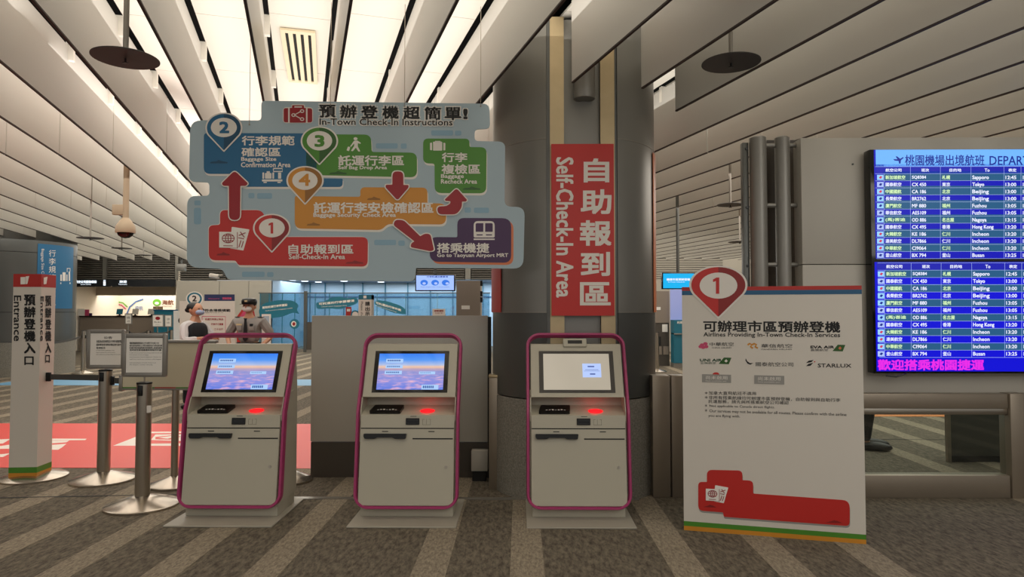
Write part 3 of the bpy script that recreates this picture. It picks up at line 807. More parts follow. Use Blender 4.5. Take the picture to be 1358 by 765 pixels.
# luggage trolley of step 2
poly_icon(B, 'luggage_icon', [(rect(348.2, 228.8, 350.4, 237), 'white', 3, .6), (rect(351.6, 229.5, 360.2, 237), 'white', 3, 1), (rect(353.8, 227.2, 358, 229.4), 'white', 3, .5), (rect(361.4, 228.8, 363.6, 237), 'white', 3, .6), (rect(369, 228.8, 373, 237), 'white', 3, .5),
                              (rect(347.6, 238, 374.6, 240.7), 'white', 3, 1), (rect(349.5, 241.2, 354, 242.7), 'white', 3, .7), (rect(368, 241.2, 372.5, 242.7), 'white', 3, .7)])
B.lines([[(362.8, 223.5), (374.6, 223.5), (374.6, 227.5), (362.8, 227.5), (362.8, 223.5)]], M['white'], 3, .009, 'luggage_icon')


def walker(cx, cy, s):
    B.ell(cx, cy - 9.2 * s, 2.6 * s, 2.0 * s, M['white'], 3, 'walker_icon')
    B.poly([(cx - 2 * s, cy - 6.6 * s), (cx + 2.5 * s, cy - 6.8 * s), (cx + 7.2 * s, cy - 3.6 * s), (cx + 6.4 * s, cy - 2.5 * s), (cx + 3 * s, cy - 3.5 * s), (cx + 3 * s, cy + 1 * s), (cx + 6.4 * s, cy + 7.5 * s), (cx + 3.8 * s, cy + 7.7 * s),
            (cx + .4 * s, cy + 2.6 * s), (cx - 3.6 * s, cy + 7.3 * s), (cx - 6.2 * s, cy + 6.9 * s), (cx - 1.8 * s, cy + .4 * s), (cx - 1.8 * s, cy - 3.2 * s), (cx - 6 * s, cy + 1.6 * s), (cx - 7.3 * s, cy + 1 * s)], M['white'], 3, 'walker_icon', r=.5, seg=2)
    B.poly([(cx - 10 * s, cy + 1 * s), (cx - 7 * s, cy + 1.8 * s), (cx - 8.6 * s, cy + 7.2 * s), (cx - 12 * s, cy + 6.2 * s)], M['white'], 3, 'walker_icon', r=.8, seg=2)


walker(471.6, 193.3, 1)
poly_icon(B, 'luggage_icon', [(rect(570.3, 189.3, 573, 199.2), 'white', 3, [2, .3, .3, 2]), (rect(574.3, 188, 586.5, 199.8), 'white', 3, 1), (rect(588, 189.5, 590.6, 199.4), 'white', 3, [.3, 2, 2, .3]), (rect(576.8, 187, 584.2, 188.8), 'white', 3, .6)])
# train
poly_icon(B, 'train_icon', [(rect(628.2, 293.2, 656, 315), 'white', 3, [6, 6, 2, 2]), (rect(630.8, 296, 641, 307.4), 'purple', 4, [2, .5, .5, .5]), (rect(643.4, 296, 653.4, 307.4), 'purple', 4, [.5, 2, .5, .5]), (rect(632, 310.8, 640, 312.2), 'purple', 4, 0), (rect(644.4, 310.8, 652.4, 312.2), 'purple', 4, 0), (rect(628.2, 316.3, 656, 318.2), 'white', 3, 0)])


def passport(Bd, x, y, s, ly, skew=0.0):
    """open passport with two boarding passes; x,y = top-left of passport, s = px scale"""
    def q(p): return [(x + a * s, y + b * s + a * s * skew) for a, b in p]
    t = Bd.poly(q([(16.5, -6.5), (40, -3), (32, 25), (14, 22)]), M['ticket'], ly, 'ticket_icon', r=2 * s * .6)
    Bd.poly(q([(0, 0), (24.5, .5), (24.5, 22), (0, 21.5)]), M['crimson'], ly + .6, 'passport_icon')
    Bd.poly(q([(0, 0), (23.6, .5), (23.6, 21.5), (0, 21)]), M['ticket'], ly + 1.2, 'passport_icon')
    g = [circ(12, 8.8, 8, 6, 20), circ(12, 8.8, 3.6, 6, 16), [(12, 2.8), (12, 14.8)], [(4.2, 8.8), (19.8, 8.8)], [(5.8, 5.6), (18.2, 5.6)], [(5.8, 12), (18.2, 12)], [(5.5, 18.6), (18, 18.8)]]
    Bd.lines([q(l) for l in g], M['crimson'], ly + 2, .0055 * s, 'globe_icon')
    Bd.lines([q(l) for l in ([(26, 5), (35, 1.4)], [(28, .2), (30.5, 3.4)], [(30, 3.2), (33.5, 7.5)], [(25.2, 8), (33, 9.5)], [(28.8, 11.5), (26.2, 20.5)], [(32.2, 12.5), (29.6, 21)])], M['crimson'], ly + 2, .006 * s, 'ticket_marks')


passport(B, 291, 307.3, 1.0, 3)
# suspension wires
for x, y in ((331, 165.5), (438.5, 139), (536.5, 141), (637.5, 141)):
    lx, lz = B.loc(x, y); bm = new(); tube(bm, [(lx, -.004, lz), (lx, -.004, 3.9)], .0022, 6); obj('suspension_wire', bm, M['steelpost'], sg)
    bm = new(); cyl(bm, (lx, -.008, lz), (lx, 0, lz), .006, 10); obj('wire_clamp', bm, M['alum'], sg)

# =================================================================== FREE-STANDING AIRLINE BOARD (right)
pL, pR = at_floor(907, 702.7), at_floor(1148.8, 721.8)
ba = math.atan2(pR.y - pL.y, pR.x - pL.x); bo = Vector(((pL.x + pR.x) / 2, (pL.y + pR.y) / 2, 0)); bw = (Vector((pR.x, pR.y)) - Vector((pL.x, pL.y))).length
ab = thing('airline_board', 'tall white standing board listing airlines, red pin numbered 1 on top', 'sign board', bo, ba)
B = Board(ab, bo, ba)
bh = B.loc(1145, 378.5)[1]
bx('board_panel', (-bw / 2, bw / 2, .0, .025, 0.0, bh), [M['board']], ab)
bm = new()
for x in (-.3, .3):
    v0 = len(bm.verts); tube(bm, [(x, .02, 1.2), (x, .42, .02)], .012, 8)
obj('rear_strut', bm, M['alum'], ab)
bx('rear_foot', (-.35, .35, .40, .46, 0, .02), M['alum'], ab)


def hb(z0, z1, m, nm): bx(nm, (-bw / 2, bw / 2, -.0014, .001, z0, z1), M[m], ab)


hb(bh - .026, bh, 'bannerred', 'red_stripe'); hb(bh - .056, bh - .026, 'navy', 'blue_stripe')
hb(.03, .062, 'green', 'green_stripe'); hb(0, .03, 'orange', 'orange_stripe')
pin(B, 952.6, 378, 35.8, 23.8, 419.5, 'red', 'reddk', (952.8, 378.7, 25, 17.3), ('１', 944.5, 368, 956.5, 389.5, dict(bold=.05)), 3, 'white', 2.8)
B.text([('可辦理市區預辦登機', 933, 425.2, 1114, 439.5, dict(bold=.022), 1.2)], M['ink'], 1)
B.text([('Airlines Providing In-Town Check-In Services', 933, 440.5, 1114, 447.8, dict(bold=.012), .8)], M['ink'], 1)
sm = dict(bold=.001)
B.text([('中華航空', 941, 453.8, 973, 458.8, sm), ('CHINA AIRLINES', 944, 460.2, 970, 462, {}), ('華信航空', 1009.5, 456, 1050.5, 461, sm), ('MANDARIN AIRLINES', 1009.5, 462.3, 1050, 464, {}),
        ('EVA AIR', 1075, 458.5, 1106, 461.8, dict(bold=.05)), ('長榮航空', 1075, 462.6, 1098, 465.6, sm), ('國泰航空公司', 1002, 480, 1052, 485.5, sm, .5), ('STARLUX', 1084.5, 482, 1129, 487, dict(bold=.02), .4)], M['ink'], 1)
B.text([('UNI AIR', 928.5, 475.8, 957, 479.2, dict(bold=.05)), ('立榮航空', 928.8, 479.9, 949.5, 482.7, sm)], mat('dark_green_ink', '1D4A2C', .5), 1)
for (cx, cy) in ((931, 457.5), (935.5, 455.8), (936.5, 459.6), (932.5, 460.4), (929.2, 459.6)): B.ell(cx, cy, 3, 2.2, M['pinkl'], 1 + cx * .0005, 'blossom_logo')
B.lines([[(991.5, 457.5), (994, 455.6), (997, 456.8), (995.5, 459.8), (998.5, 461.8)], [(997.5, 457.2), (1000, 455.6), (1003, 456.8), (1001.5, 459.8), (1005, 461.6)]], M['orange'], 1, .012, 'wave_logo')
for x, y, m, c in ((1104, 457, 'greendk', 'coral'), (953, 474, 'greendk', 'white')):
    B.poly([(x, y + 8.4), (x + 7, y), (x + 17, y + .3), (x + 13.5, y + 8.9)], M[m], 1, 'tail_logo'); B.poly([(x + 7.6, y + 4.8), (x + 10, y + 2.2), (x + 12.2, y + 4.6), (x + 10, y + 6.6)], M[c], 2, 'tail_star')
B.poly([(989, 475), (991, 479), (994.5, 481.3), (998.8, 481.4), (995, 483.5), (991.2, 482), (988.6, 478)], M['ink'], 1, 'wing_logo')
B.poly([(1069, 481.3), (1072.5, 478.2), (1079, 477.2), (1076, 480.2)], M['ink'], 1, 'star_logo'); B.poly([(1069, 485.6), (1072, 482.6), (1078.5, 480.8), (1075, 484.8)], M['ink'], 1, 'star_logo'); B.ell(1080.3, 479.6, 1, .8, M['red'], 1, 'star_logo')
B.ell(949.5, 496.8, 4.6, 3.2, M['red'], 1, 'sun_logo')
for x0, y0, x1, y1 in ((931, 496, 969.5, 507.6), (1000.3, 497.4, 1040, 509.8)):
    p = B.poly([(x0, y0), (x1, y0 + .9), (x1, y1), (x0, y1 - 1)], M['greyink'], 2, 'grey_sticker'); B.text([('尚未啟用', x0 + 5, y0 + 2, x1 - 5, y0 + 7, sm, .4), ('Not available yet', x0 + 5, y0 + 8.2, x1 - 6, y0 + 10, {}, .4)], M['white'], 3, 'sticker_lettering', parent=p)
B.text([('＊加拿大直飛航班不適用', 934.5, 518.5, 1002.5, 523.3, sm, .8), ('＊非所有搭乘航線均可辦理市區預辦登機，自助報到與自助行李', 934.5, 524.3, 1114.5, 529.3, sm, 3.8), ('託運服務，請先與所搭乘航空公司確認', 939.5, 529.8, 1046, 534.5, sm, 2),
        ('＊ Not applicable to Canada direct flights.', 934.5, 536, 1027.5, 540.3, sm, 2), ('＊ Our services may not be available for all routes. Please confirm with the airline', 934.5, 542, 1122.5, 547.5, sm, 5.2), ('you are flying with.', 939.5, 549.2, 981.5, 553.6, sm, 1)], M['ink'], 1)
mp_ = [(937.5, 622.8), (984.6, 623.8), (984.6, 636.5), (998.8, 637.3), (998.8, 654.3), (1126.8, 663.4), (1126.8, 697.5), (959.3, 685), (959.3, 679.2), (926, 676.8), (926, 638.8), (937.5, 639)]
rr_ = [7, 9, 1, 6, 2, 10, 6, 7, 2, 7, 5, 1]
B.poly([(a + .6, b + 2.6) for a, b in mp_], M['greyink'], 1, 'panel_shadow', r=rr_); B.poly(mp_, M['red'], 2, 'step_panel', r=rr_)
for x, y, w in ((941.5, 670.5, 9), (1106, 691, 11)): B.poly([(x - w, y + 1.6), (x - w * .3, y - .4), (x, y - 1.6), (x + w * .5, y - .2), (x + w, y + 2.4)], M['reddk'], 3, 'cloud_mark')
passport(B, 936, 647.6, .745, 3, .03)

# =================================================================== DEPARTURES WALL, MONITOR, PIPES, BARRIER
YW = 5.68
dw = thing('display_wall', 'big warm grey raised wall panel on the right that carries the flight monitor', 'wall panel', (X_at(1065, YW), YW, 0))
wx0 = X_at(1065, YW); wz0, wz1, wzs = Z_at(521, YW), Z_at(184, YW), Z_at(351, YW)
bx('wall_panel', (0, 4.2, 0, .16, wzs + .003, wz1), M['wallp'], dw, .004)
bx('wall_panel', (0, 4.2, 0, .16, wz0, wzs - .003), M['wallp'], dw, .004)
bx('wall_core', (.01, 4.19, .02, .15, wzs - .005, wzs + .005), M['seam'], dw)
bx('wall_leg', (.2, .3, .05, .13, 0, wz0), M['steeldk'], dw); bx('wall_leg', (3.9, 4.0, .05, .13, 0, wz0), M['steeldk'], dw)
cv = new(); cyl(cv, (.43, -.006, Z_at(219, YW)), (.43, 0.002, Z_at(219, YW)), .008, 12); obj('wall_bolt', cv, M['black'], dw)
mn = thing('flight_monitor', 'large flight departures display of two stacked blue screens on the grey wall', 'monitor', (X_at(1157, YW - .12), YW - .12, 0))
YM = YW - .12
mx0, mz1, mz0 = X_at(1157, YM), Z_at(199.5, YM), Z_at(494.5, YM)
Bm = Board(mn, (mx0, YM, 0), 0)
bx('monitor_case', (0, 2.15, .001, .10, mz0, mz1), M['bez'], mn, .004)
bx('wall_mount', (.5, 1.6, .10, .125, mz0 + .4, mz1 - .4), M['black'], mn)
S_B1, S_B2, S_TEAL, S_HEAD, S_LINE, S_TXT, S_TXT2, S_CY = (glow('led_blue', '1014BC', .85), glow('led_header_blue', '1E22B4', .85), glow('led_teal', '2A6490', .75), glow('led_light_blue', '6FB2FF', 1.0), glow('led_line', 'B4C8FF', .9), glow('led_white_text', 'E8ECFF', 1.0), glow('led_green_text', 'D8F8B8', 1.0), glow('led_pale_cyan', '9CD4FF', .95))
S_MAG = glow('led_magenta', 'E428E0', 1.0); S_DK = glow('led_dark_blue_text', '1B2F9C', .8); S_RED = glow('led_red', 'D04060', .9); S_B3 = glow('led_pure_blue', '0A0ADC', .85)
XR_ = mx0 + 2.12
FL = [('新加坡航空', 'SQ8384', '札幌', 'Sapporo', '12:45'), ('國泰航空', 'CX 450', '東京', 'Tokyo', '13:00'), ('中國國航', 'CA 186', '北京', 'Beijing', '13:00'), ('長榮航空', 'BR2762', '北京', 'Beijing', '13:00'), ('廈門航空', 'MF 880', '福州', 'Fuzhou', '13:05'),
      ('華信航空', 'AE5109', '福州', 'Fuzhou', '13:05'), ('(馬)峇迪', 'OD 886', '名古屋', 'Nagoya', '13:15'), ('國泰航空', 'CX 495', '香港', 'Hong Kong', '13:20'), ('大韓航空', 'KE 186', '仁川', 'Incheon', '13:20'), ('達美航空', 'DL7866', '仁川', 'Incheon', '13:20'),
      ('中華航空', 'CI9064', '仁川', 'Incheon', '13:20'), ('釜山航空', 'BX 794', '釜山', 'Busan', '13:25')]


def prect(Bd, x0, y0, x1, y1, m, ly, nm, par, right=None):
    a = Bd.loc(x0, y1); b = Bd.loc(x1, y0); X1 = right if right is not None else b[0]
    return Bd.poly([(a[0], a[1]), (X1, a[1]), (X1, b[1]), (a[0], b[1])], m, ly, nm, parent=par, px=False)


RX = XR_ - mx0


def flight_screen(yt, yb, head, rows0, rh, dx):
    sc = prect(Bm, 1161.5 + dx, yt, 0, yb, S_B3 if not head else S_B1, 1, 'screen', mn, RX)
    if head:
        prect(Bm, 1161.5, yt, 0, 221.3, S_HEAD, 2, 'header_band', sc, RX)
        Bm.text([('桃園機場出境航班', 1200, 205.5, 1305, 219.5, dict(bold=.01)), ('DEPARTURES', 1312, 207, 1398, 219, dict(bold=.01))], S_DK, 3, 'header_lettering', parent=sc)
        Bm.poly([(1184.5, 211), (1190, 211.2), (1187.5, 207.5), (1189.5, 207.5), (1193.5, 210.6), (1197.5, 208.2), (1198, 209.6), (1194.5, 212.6), (1194, 217), (1192, 217), (1191.5, 213.6), (1186, 213)], S_DK, 3, 'plane_icon', parent=sc)
    cols = [1207, 1246.7, 1287.2, 1331, 1353.5, 1376, 1420, 1460]
    prect(Bm, 1161.5 + dx, rows0 - rh, 0, rows0, S_B2, 2, 'table_head', sc, RX)
    tx, tg = [], []
    for i, s_ in enumerate(('航空公司', '班次', '目的地', 'To', '表定')):
        cx = (1184.5, 1226.5, 1266.5, 1308.5, 1342)[i] + dx; w = (10.5, 5, 7.8, 3.2, 5.2)[i]; tx.append((s_, cx - w, rows0 - rh + 2.5, cx + w, rows0 - 2.7, dict(bold=.02)))
    for r in range(12):
        y = rows0 + r * rh
        if r % 2 == 0: prect(Bm, 1172 + dx, y, 0, y + rh, S_TEAL, 2, 'table_row', sc, RX)
        prect(Bm, 1163 + dx, y + 1.5, 1171.3 + dx, y + rh - 1.2, (S_CY, S_LINE)[r % 2] if r % 3 else S_CY, 3, 'airline_tile', sc)
        Bm.poly([(1165 + dx, y + rh * .6), (1167 + dx, y + rh * .32), (1169.8 + dx, y + rh * .4), (1168 + dx, y + rh * .72)], S_RED if r in (0, 2, 8, 9, 10) else S_DK, 4, 'airline_mark', parent=sc)
        a, b, c, d, e = FL[r]; L_ = tg if r % 2 == 0 else tx
        L_.append((a, 1174 + dx, y + 2.2, 1174 + dx + 5.2 * min(len(a), 5), y + 7.4, dict(bold=.015)))
        L_.append((c, 1249 + dx, y + 2.2, 1249 + dx + 5.2 * len(c), y + 7.4, dict(bold=.015)))
        tx += [(b, 1209 + dx, y + 2.6, 1209 + dx + 3.1 * len(b), y + 7.2, dict(bold=.02)), (d, 1289 + dx, y + 2.4, 1289 + dx + 3.1 * len(d), y + (8.6 if any(q in d for q in 'pygj') else 7.2), dict(bold=.02)), (e, 1333 + dx, y + 2.6, 1347 + dx, y + 7.2, dict(bold=.02)), (e, 1356 + dx, y + 2.6, 1370 + dx, y + 7.2, dict(bold=.02))]
    Bm.text(tx, S_TXT, 4, 'flight_lettering', parent=sc); Bm.text(tg, S_TXT2, 4, 'flight_lettering', parent=sc)
    sg_ = [[(c + dx, rows0 - rh), (c + dx, rows0 + 12 * rh)] for c in cols] + [[(1172 + dx, rows0), (1172 + dx, rows0 + 12 * rh)]]
    Bm.lines(sg_, S_LINE, 3.4, .0022, 'column_line', parent=sc)
    zz = [Bm.loc(1161.5, rows0 + k * rh)[1] for k in range(-1, 13)]; x0 = Bm.loc(1161.5 + dx, 300)[0]
    Bm.lines([[(x0, z), (RX, z)] for z in zz], S_LINE, 3.5, .0022, 'row_line', parent=sc, px=False)
    return sc


flight_screen(202, 343, True, 230.5, 9.37, 0)
s2 = flight_screen(348.4, 492.3, False, 358.3, 9.62, 1)
Bm.text([('歡迎搭乘桃園捷運', 1164, 477, 1304, 490.5, dict(bold=.03))], S_MAG, 4, 'ticker_lettering', parent=s2)
cb = thing('loose_cable', 'short loose black cable lying under the monitor edge', 'cable', (X_at(1190, YM), YM, 0)); bm = new()
tube(bm, [(-.11, -.01, Z_at(497.5, YM)), (-.03, -.02, Z_at(498.5, YM)), (.03, -.02, Z_at(495.5, YM)), (.09, .02, Z_at(493, YM))], .006, 8); obj('cable_sheath', bm, M['black'], cb)
# pipes
for i, (x, r) in enumerate(((1007.5, .071), (1040, .062))):
    t = thing('steel_pipe', ['thick grey vertical pipe, left one of the pair beside the display wall', 'grey vertical pipe nearest the display wall'][i], 'pipe', (X_at(x, YW + .1), YW + .1, 0), 0, 'vertical pipes beside the display wall')
    bm = new(); lathe(bm, [(0, 0), (r, 0), (r, Z_at(183, YW + .1) - .01), (r - .012, Z_at(183, YW + .1)), (0, Z_at(183, YW + .1))], 28); obj('pipe_tube', bm, M['pipe'], t, smooth=True)
    bm = new(); lathe(bm, [(r + .012, 0), (r + .012, .015), (r, .018)], 28); obj('floor_flange', bm, M['pipe'], t, smooth=True)
    for y in (194, 273, 351):
        bm = new(); z = Z_at(y, YW + .1); w = .143 if i == 0 else .155; cyl(bm, (r - .01, 0, z), (w, 0, z), .019, 12); obj('pipe_link', bm, M['pipe'], t, smooth=True)
t = thing('steel_channel', 'narrow dark steel channel standing left of the two pipes', 'post', (X_at(989, YW + .15), YW + .15, 0))
bx('channel_post', (-.022, .03, -.03, .03, 0, Z_at(191, YW + .15)), M['clad2'], t, .003)
for y in (199, 276, 353):
    bm = new(); cyl(bm, (.012, -.04, Z_at(y, YW + .15)), (.012, -.03, Z_at(y, YW + .15)), .012, 10); obj('channel_bolt', bm, M['black'], t)
t = thing('steel_channel', 'dark recessed panel behind the pipes next to the display wall', 'post', (X_at(1042, YW + .3), YW + .35, 0))
bx('channel_post', (-.17, .14, -.03, .03, 0, Z_at(186, YW + .3)), M['plinth'], t)
# barrier right of the board (steel and glass)
YB = 5.62


def barrier(label, segs_, posts, top, mid, bot):
    t = thing('glass_barrier', label, 'barrier', (X_at((segs_[0] + segs_[1]) / 2, YB), YB, 0)); ox = t.location.x
    for i, (a, b) in enumerate(posts): bx('post', (X_at(a, YB) - ox, X_at(b, YB) - ox, -.06, .08, 0, top), M['steeldk'], t, .006)
    xs = [(X_at(a, YB) - ox, X_at(b, YB) - ox) for a, b in segs_[2]]
    for a, b in xs:
        bx('top_rail', (a, b, -.04, .06, mid + .05, top - .004), M['steeldk'], t, .005); bx('glass_clip', (a, b, -.03, .05, mid, mid + .05), M['steelpost'], t, .003)
        bx('glass_pane', (a, b, .005, .017, bot, mid), M['glassc'], t)
        bx('bottom_rail', (a, b, -.045, .065, 0.0, bot), M['steeldk'], t, .005)
    return t


barrier('steel and glass barrier under the display wall with a wide post', (1148, 1400, ((1020, 1329), (1353, 1700))), ((1329.5, 1351.5),), Z_at(520, YB), Z_at(548, YB), Z_at(627, YB))
barrier('steel and glass barrier between the column and the white airline board', (866, 1015, ((906, 1018),)), ((862.5, 885.5), (887.5, 906)), Z_at(497, YB), Z_at(533, YB), Z_at(630, YB))
t = thing('door_buffer', 'small dark box fixed on the column beside the barrier post', 'box', (X_at(860, YB), YB + .1, Z_at(487, YB))); bx('buffer_body', (-.03, .02, -.03, .03, -.04, .06), M['clad2'], t, .004)
# steel bollard post left of the column
YP = 5.85
t = thing('steel_post', 'square bronze steel post between the grey partition and the column', 'post', (X_at(660, YP), YP, 0))
bx('post_body', (-.072, .072, -.06, .10, 0, Z_at(500, YP)), M['steeldk'], t, .005); bx('post_cap', (-.075, .075, -.063, .103, Z_at(500, YP), Z_at(496.5, YP)), M['brass'], t, .003)
bx('post_bracket', (.072, .11, .0, .06, Z_at(527, YP), Z_at(516, YP)), M['clad2'], t, .003)
# grey partition behind the middle kiosk
YQ = 6.2
px0, px1 = X_at(413.5, YQ), X_at(647, YQ)
t = thing('partition_panel', 'wide grey metal partition behind the middle kiosk', 'partition', ((px0 + px1) / 2, YQ, 0)); hw = (px1 - px0) / 2
bx('partition_board', (-hw, hw, 0, .06, Z_at(586, YQ), Z_at(418.5, YQ)), M['wallp'], t, .004); bx('partition_plinth', (-hw + .003, hw - .003, .006, .055, 0, Z_at(587, YQ)), M['plinth'], t)
bx('edge_strip', (hw, hw + .03, .0, .05, 0, Z_at(420, YQ)), M['seam'], t)
t = thing('service_box', 'low grey box at the foot of the partition next to the steel post', 'box', (X_at(636, YQ - .1), YQ - .08, 0)); bx('box_body', (-.07, .075, -.05, .05, .09, Z_at(597, YQ - .1)), M['wallp'], t, .004); bx('box_foot', (-.06, .06, -.04, .04, 0, .09), M['seam'], t)


# =================================================================== STANCHIONS, FRAMED NOTICES, ENTRANCE PILLAR
def stanchion(label, loc, h=.97, r=.055, rb=.267, ang=0, clip=True, grp='belt stanchions'):
    t = thing('belt_stanchion', label, 'stanchion', loc, ang, grp)
    bm = new(); lathe(bm, [(0, 0), (rb, 0), (rb, .018), (rb - .012, .026), (r * 1.6, .075), (r * 1.02, .085), (0, .085)], 40); obj('base', bm, mat('polished_steel_base', 'B8AFA2', .22, .9), t, smooth=True)
    bm = new(); lathe(bm, [(0, .08), (r, .08), (r, h - .012), (0, h - .012)], 32); obj('post', bm, M['steelpost'], t, smooth=True)
    bm = new(); lathe(bm, [(0, h - .012), (r + .002, h - .012), (r + .002, h), (r * .7, h + .004), (0, h + .004)], 32); obj('cap', bm, M['black'], t, smooth=True)
    if clip: bx('belt_clip', (-.018, .018, -r - .012, -r + .004, h - .10, h - .02), M['black'], t, .004)
    return t


A_ = at_floor(137, 637); Bp = at_floor(188.5, 671); Cp = at_floor(231, 643.5); Dp = at_floor(384, 637.5)
sA = stanchion('tall steel stanchion carrying the rear framed notice beside the white pillar', (A_.x, A_.y, 0), .985, .054)
sB = stanchion('nearest steel stanchion, carrying the front framed notice', (Bp.x, Bp.y, 0), .955, .054)
sC = stanchion('steel stanchion under the long white board left of the first kiosk', (Cp.x, Cp.y, 0), .84, .03, .21, clip=False)
sD = stanchion('steel stanchion mostly hidden behind the left kiosk', (Dp.x, Dp.y, 0), .93, .05, .2, clip=False)
t = thing('stanchion_sticker', 'small white sticker on the nearest stanchion post', 'sticker', (Bp.x + .052, Bp.y - .025, Z_at(543, Bp.y)), .9); bx('sticker_face', (-.016, .016, -.004, 0, -.025, .03), M['ticket'], t)


def notice(label, px_, Y, lines_, tabs=False):
    x0, y0, x1, y1 = px_; a, b = X_at(x0, Y), X_at(x1, Y); z0, z1 = Z_at(y1, Y), Z_at(y0, Y); cx = (a + b) / 2; w = (b - a) / 2
    t = thing('framed_notice', label, 'notice', (cx, Y, 0)); Bn = Board(t, (cx, Y, 0), 0)
    f = .035
    bm = new()
    prism(bm, fillet([(-w, z0), (w, z0), (w, z1), (-w, z1)], .02, 3), .0, .018); tri(bm); obj('notice_frame', bm, M['alum'], t)
    bx('notice_sheet', (-w + f, w - f, -.0015, .001, z0 + f, z1 - f), M['ticket'], t)
    for k, (p, q) in enumerate(((-w, -w + f), (w - f, w))): bx('frame_rail', (p + .004, q - .003, -.006, .001, z0 + .006, z1 - .006), M['alum'], t, .002)
    for p, q in ((z0, z0 + f), (z1 - f, z1)): bx('frame_rail', (-w + f - .003, w - f + .003, -.006, .001, p + .004, q - .003), M['alum'], t, .002)
    bm = new(); cyl(bm, (0, .009, z0 - .05), (0, .009, z0 + .01), .006, 10); obj('notice_stem', bm, M['steelpost'], t)
    Bn.text(lines_, M['ink'], 2)
    return t, Bn


ls = dict(bold=.01)
notice('rear framed white notice on a stanchion beside the white pillar', (116, 437, 167, 489.5), A_.y, [('公告', 138, 446, 149, 449.3, ls), ('本區為自助報到及行李託運服務', 128, 451, 161, 454.3, ls), ('請旅客依序排隊並備妥旅行證件', 128, 455.5, 161, 458.5, ls), ('敬請配合', 128, 460, 140, 462.6, ls),
                                                                                                          ('In-town check-in passengers only,', 128, 464, 152, 465.3, {}), ('please queue here and prepare', 128, 466.7, 153, 467.9, {}), ('your passport and boarding documents.', 128, 469.3, 160, 470.7, {})])
nb, Bn = notice('front framed notice with small print on the nearest stanchion', (163, 442.5, 222.5, 500.5), Bp.y, [('預辦登機服務時間為每日上午六時至下午九時三十分', 172, 453.5, 211, 456.3, ls), ('請於航班起飛前三小時完成報到及行李託運手續', 172, 457, 215, 459.4, ls), ('託運行李如有疑問請洽現場服務人員協助辦理', 172, 460, 215, 462.5, ls), ('逾時請至機場櫃檯辦理報到手續', 172, 462.9, 214, 465.3, ls),
      ('In-town check-in service hours are from 6:00 to 21:30 daily.', 172, 467.2, 215, 468.7, {}), ('Please complete check-in and baggage', 172, 470, 197, 471.3, {}), ('drop three hours before departure. Contact our', 172, 472.7, 214, 474.2, {}), ('staff if you need any assistance with baggage', 172, 475.6, 214, 477, {}),
      ('Late passengers should check in at', 172, 480.3, 207, 481.8, {}), ('the airport counter directly.', 172, 483, 203, 484.5, {})])
# long white board on the thin stanchion
Yc = Cp.y
t = thing('long_board', 'long cream board in an aluminium frame behind the front notice and left kiosk', 'board', (X_at(232, Yc), Yc - .08, 0)); w0, w1 = X_at(172, Yc) - t.location.x, X_at(292, Yc) - t.location.x
bx('board_face', (w0, w1, 0, .02, Z_at(513, Yc), Z_at(454, Yc)), mat('cream_board', 'D9CFB4', .5), t); bx('board_top_rail', (w0 - .01, w1 + .01, -.02, .04, Z_at(454.5, Yc), Z_at(450.5, Yc)), M['alum'], t, .004)
bx('board_bottom_rail', (w0 - .01, w1 + .01, -.01, .03, Z_at(516.5, Yc), Z_at(514, Yc)), M['alum'], t, .003)
bx('green_stripe', (w0, w1, -.002, .001, Z_at(514.2, Yc), Z_at(512.6, Yc)), M['green'], t); bx('red_stripe', (w0 + .28, w0 + .46, -.004, .001, Z_at(514.2, Yc), Z_at(512.6, Yc)), M['bannerred'], t)
bx('board_end', (w0 - .03, w0, -.01, .03, Z_at(518, Yc), Z_at(497, Yc)), M['alum'], t, .003)
# white entrance pillar (square box on a stanchion base)
e0 = at_floor(48.5, 633.5, .03); ea = math.radians(6); eu = Vector((math.cos(ea), math.sin(ea), 0)); ev = Vector((-math.sin(ea), math.cos(ea), 0))
EWd, EDp = .235, .225
ec = Vector((e0.x, e0.y, 0)) - eu * EWd / 2
zt = Z_at(363.5, e0.y, 51)
ep = thing('entrance_pillar', 'square white entrance pillar with red top and vertical black writing', 'sign pillar', ec, ea)
bx('pillar_box', (-EWd / 2, EWd / 2, 0, EDp, .03, zt), M['board'], ep)
for z0, z1, m, nm in ((zt - .115, zt + .001, 'bannerred', 'red_band'), (.075, .125, 'green', 'green_band'), (.029, .075, 'orange', 'orange_band')):
    bx(nm, (-EWd / 2 - .001, EWd / 2 + .001, -.001, EDp + .001, z0, z1), M[m], ep)
bm = new(); lathe(bm, [(0, 0), (.27, 0), (.27, .016), (.255, .024), (.07, .06), (0, .06)], 40, .02, .13); obj('pillar_base', bm, mat('polished_steel_base'), ep, smooth=True)
Bf = Board(ep, ec, ea)
T = [(ch, 32.5, 391 + i * 15.9 + (0), 46.8, 404.6 + i * 15.9, dict(bold=.03)) for i, ch in enumerate('預辦登機入')] + [('口', 32.8, 473, 44.5, 483.5, dict(bold=.03)), ('Entrance', 18.6, 392, 28, 452, dict(rot=True, bold=.02))]
Bf.text(T, M['ink'], 2)
Bf.poly([(27.5, 367.5), (34, 367.2), (34, 376.8), (27.5, 377)], M['ticket'], 3, 'ticket_icon'); Bf.poly([(34.5, 366.5), (39, 366), (36.5, 376.5), (34.5, 376.8)], M['ticket'], 3, 'ticket_icon')
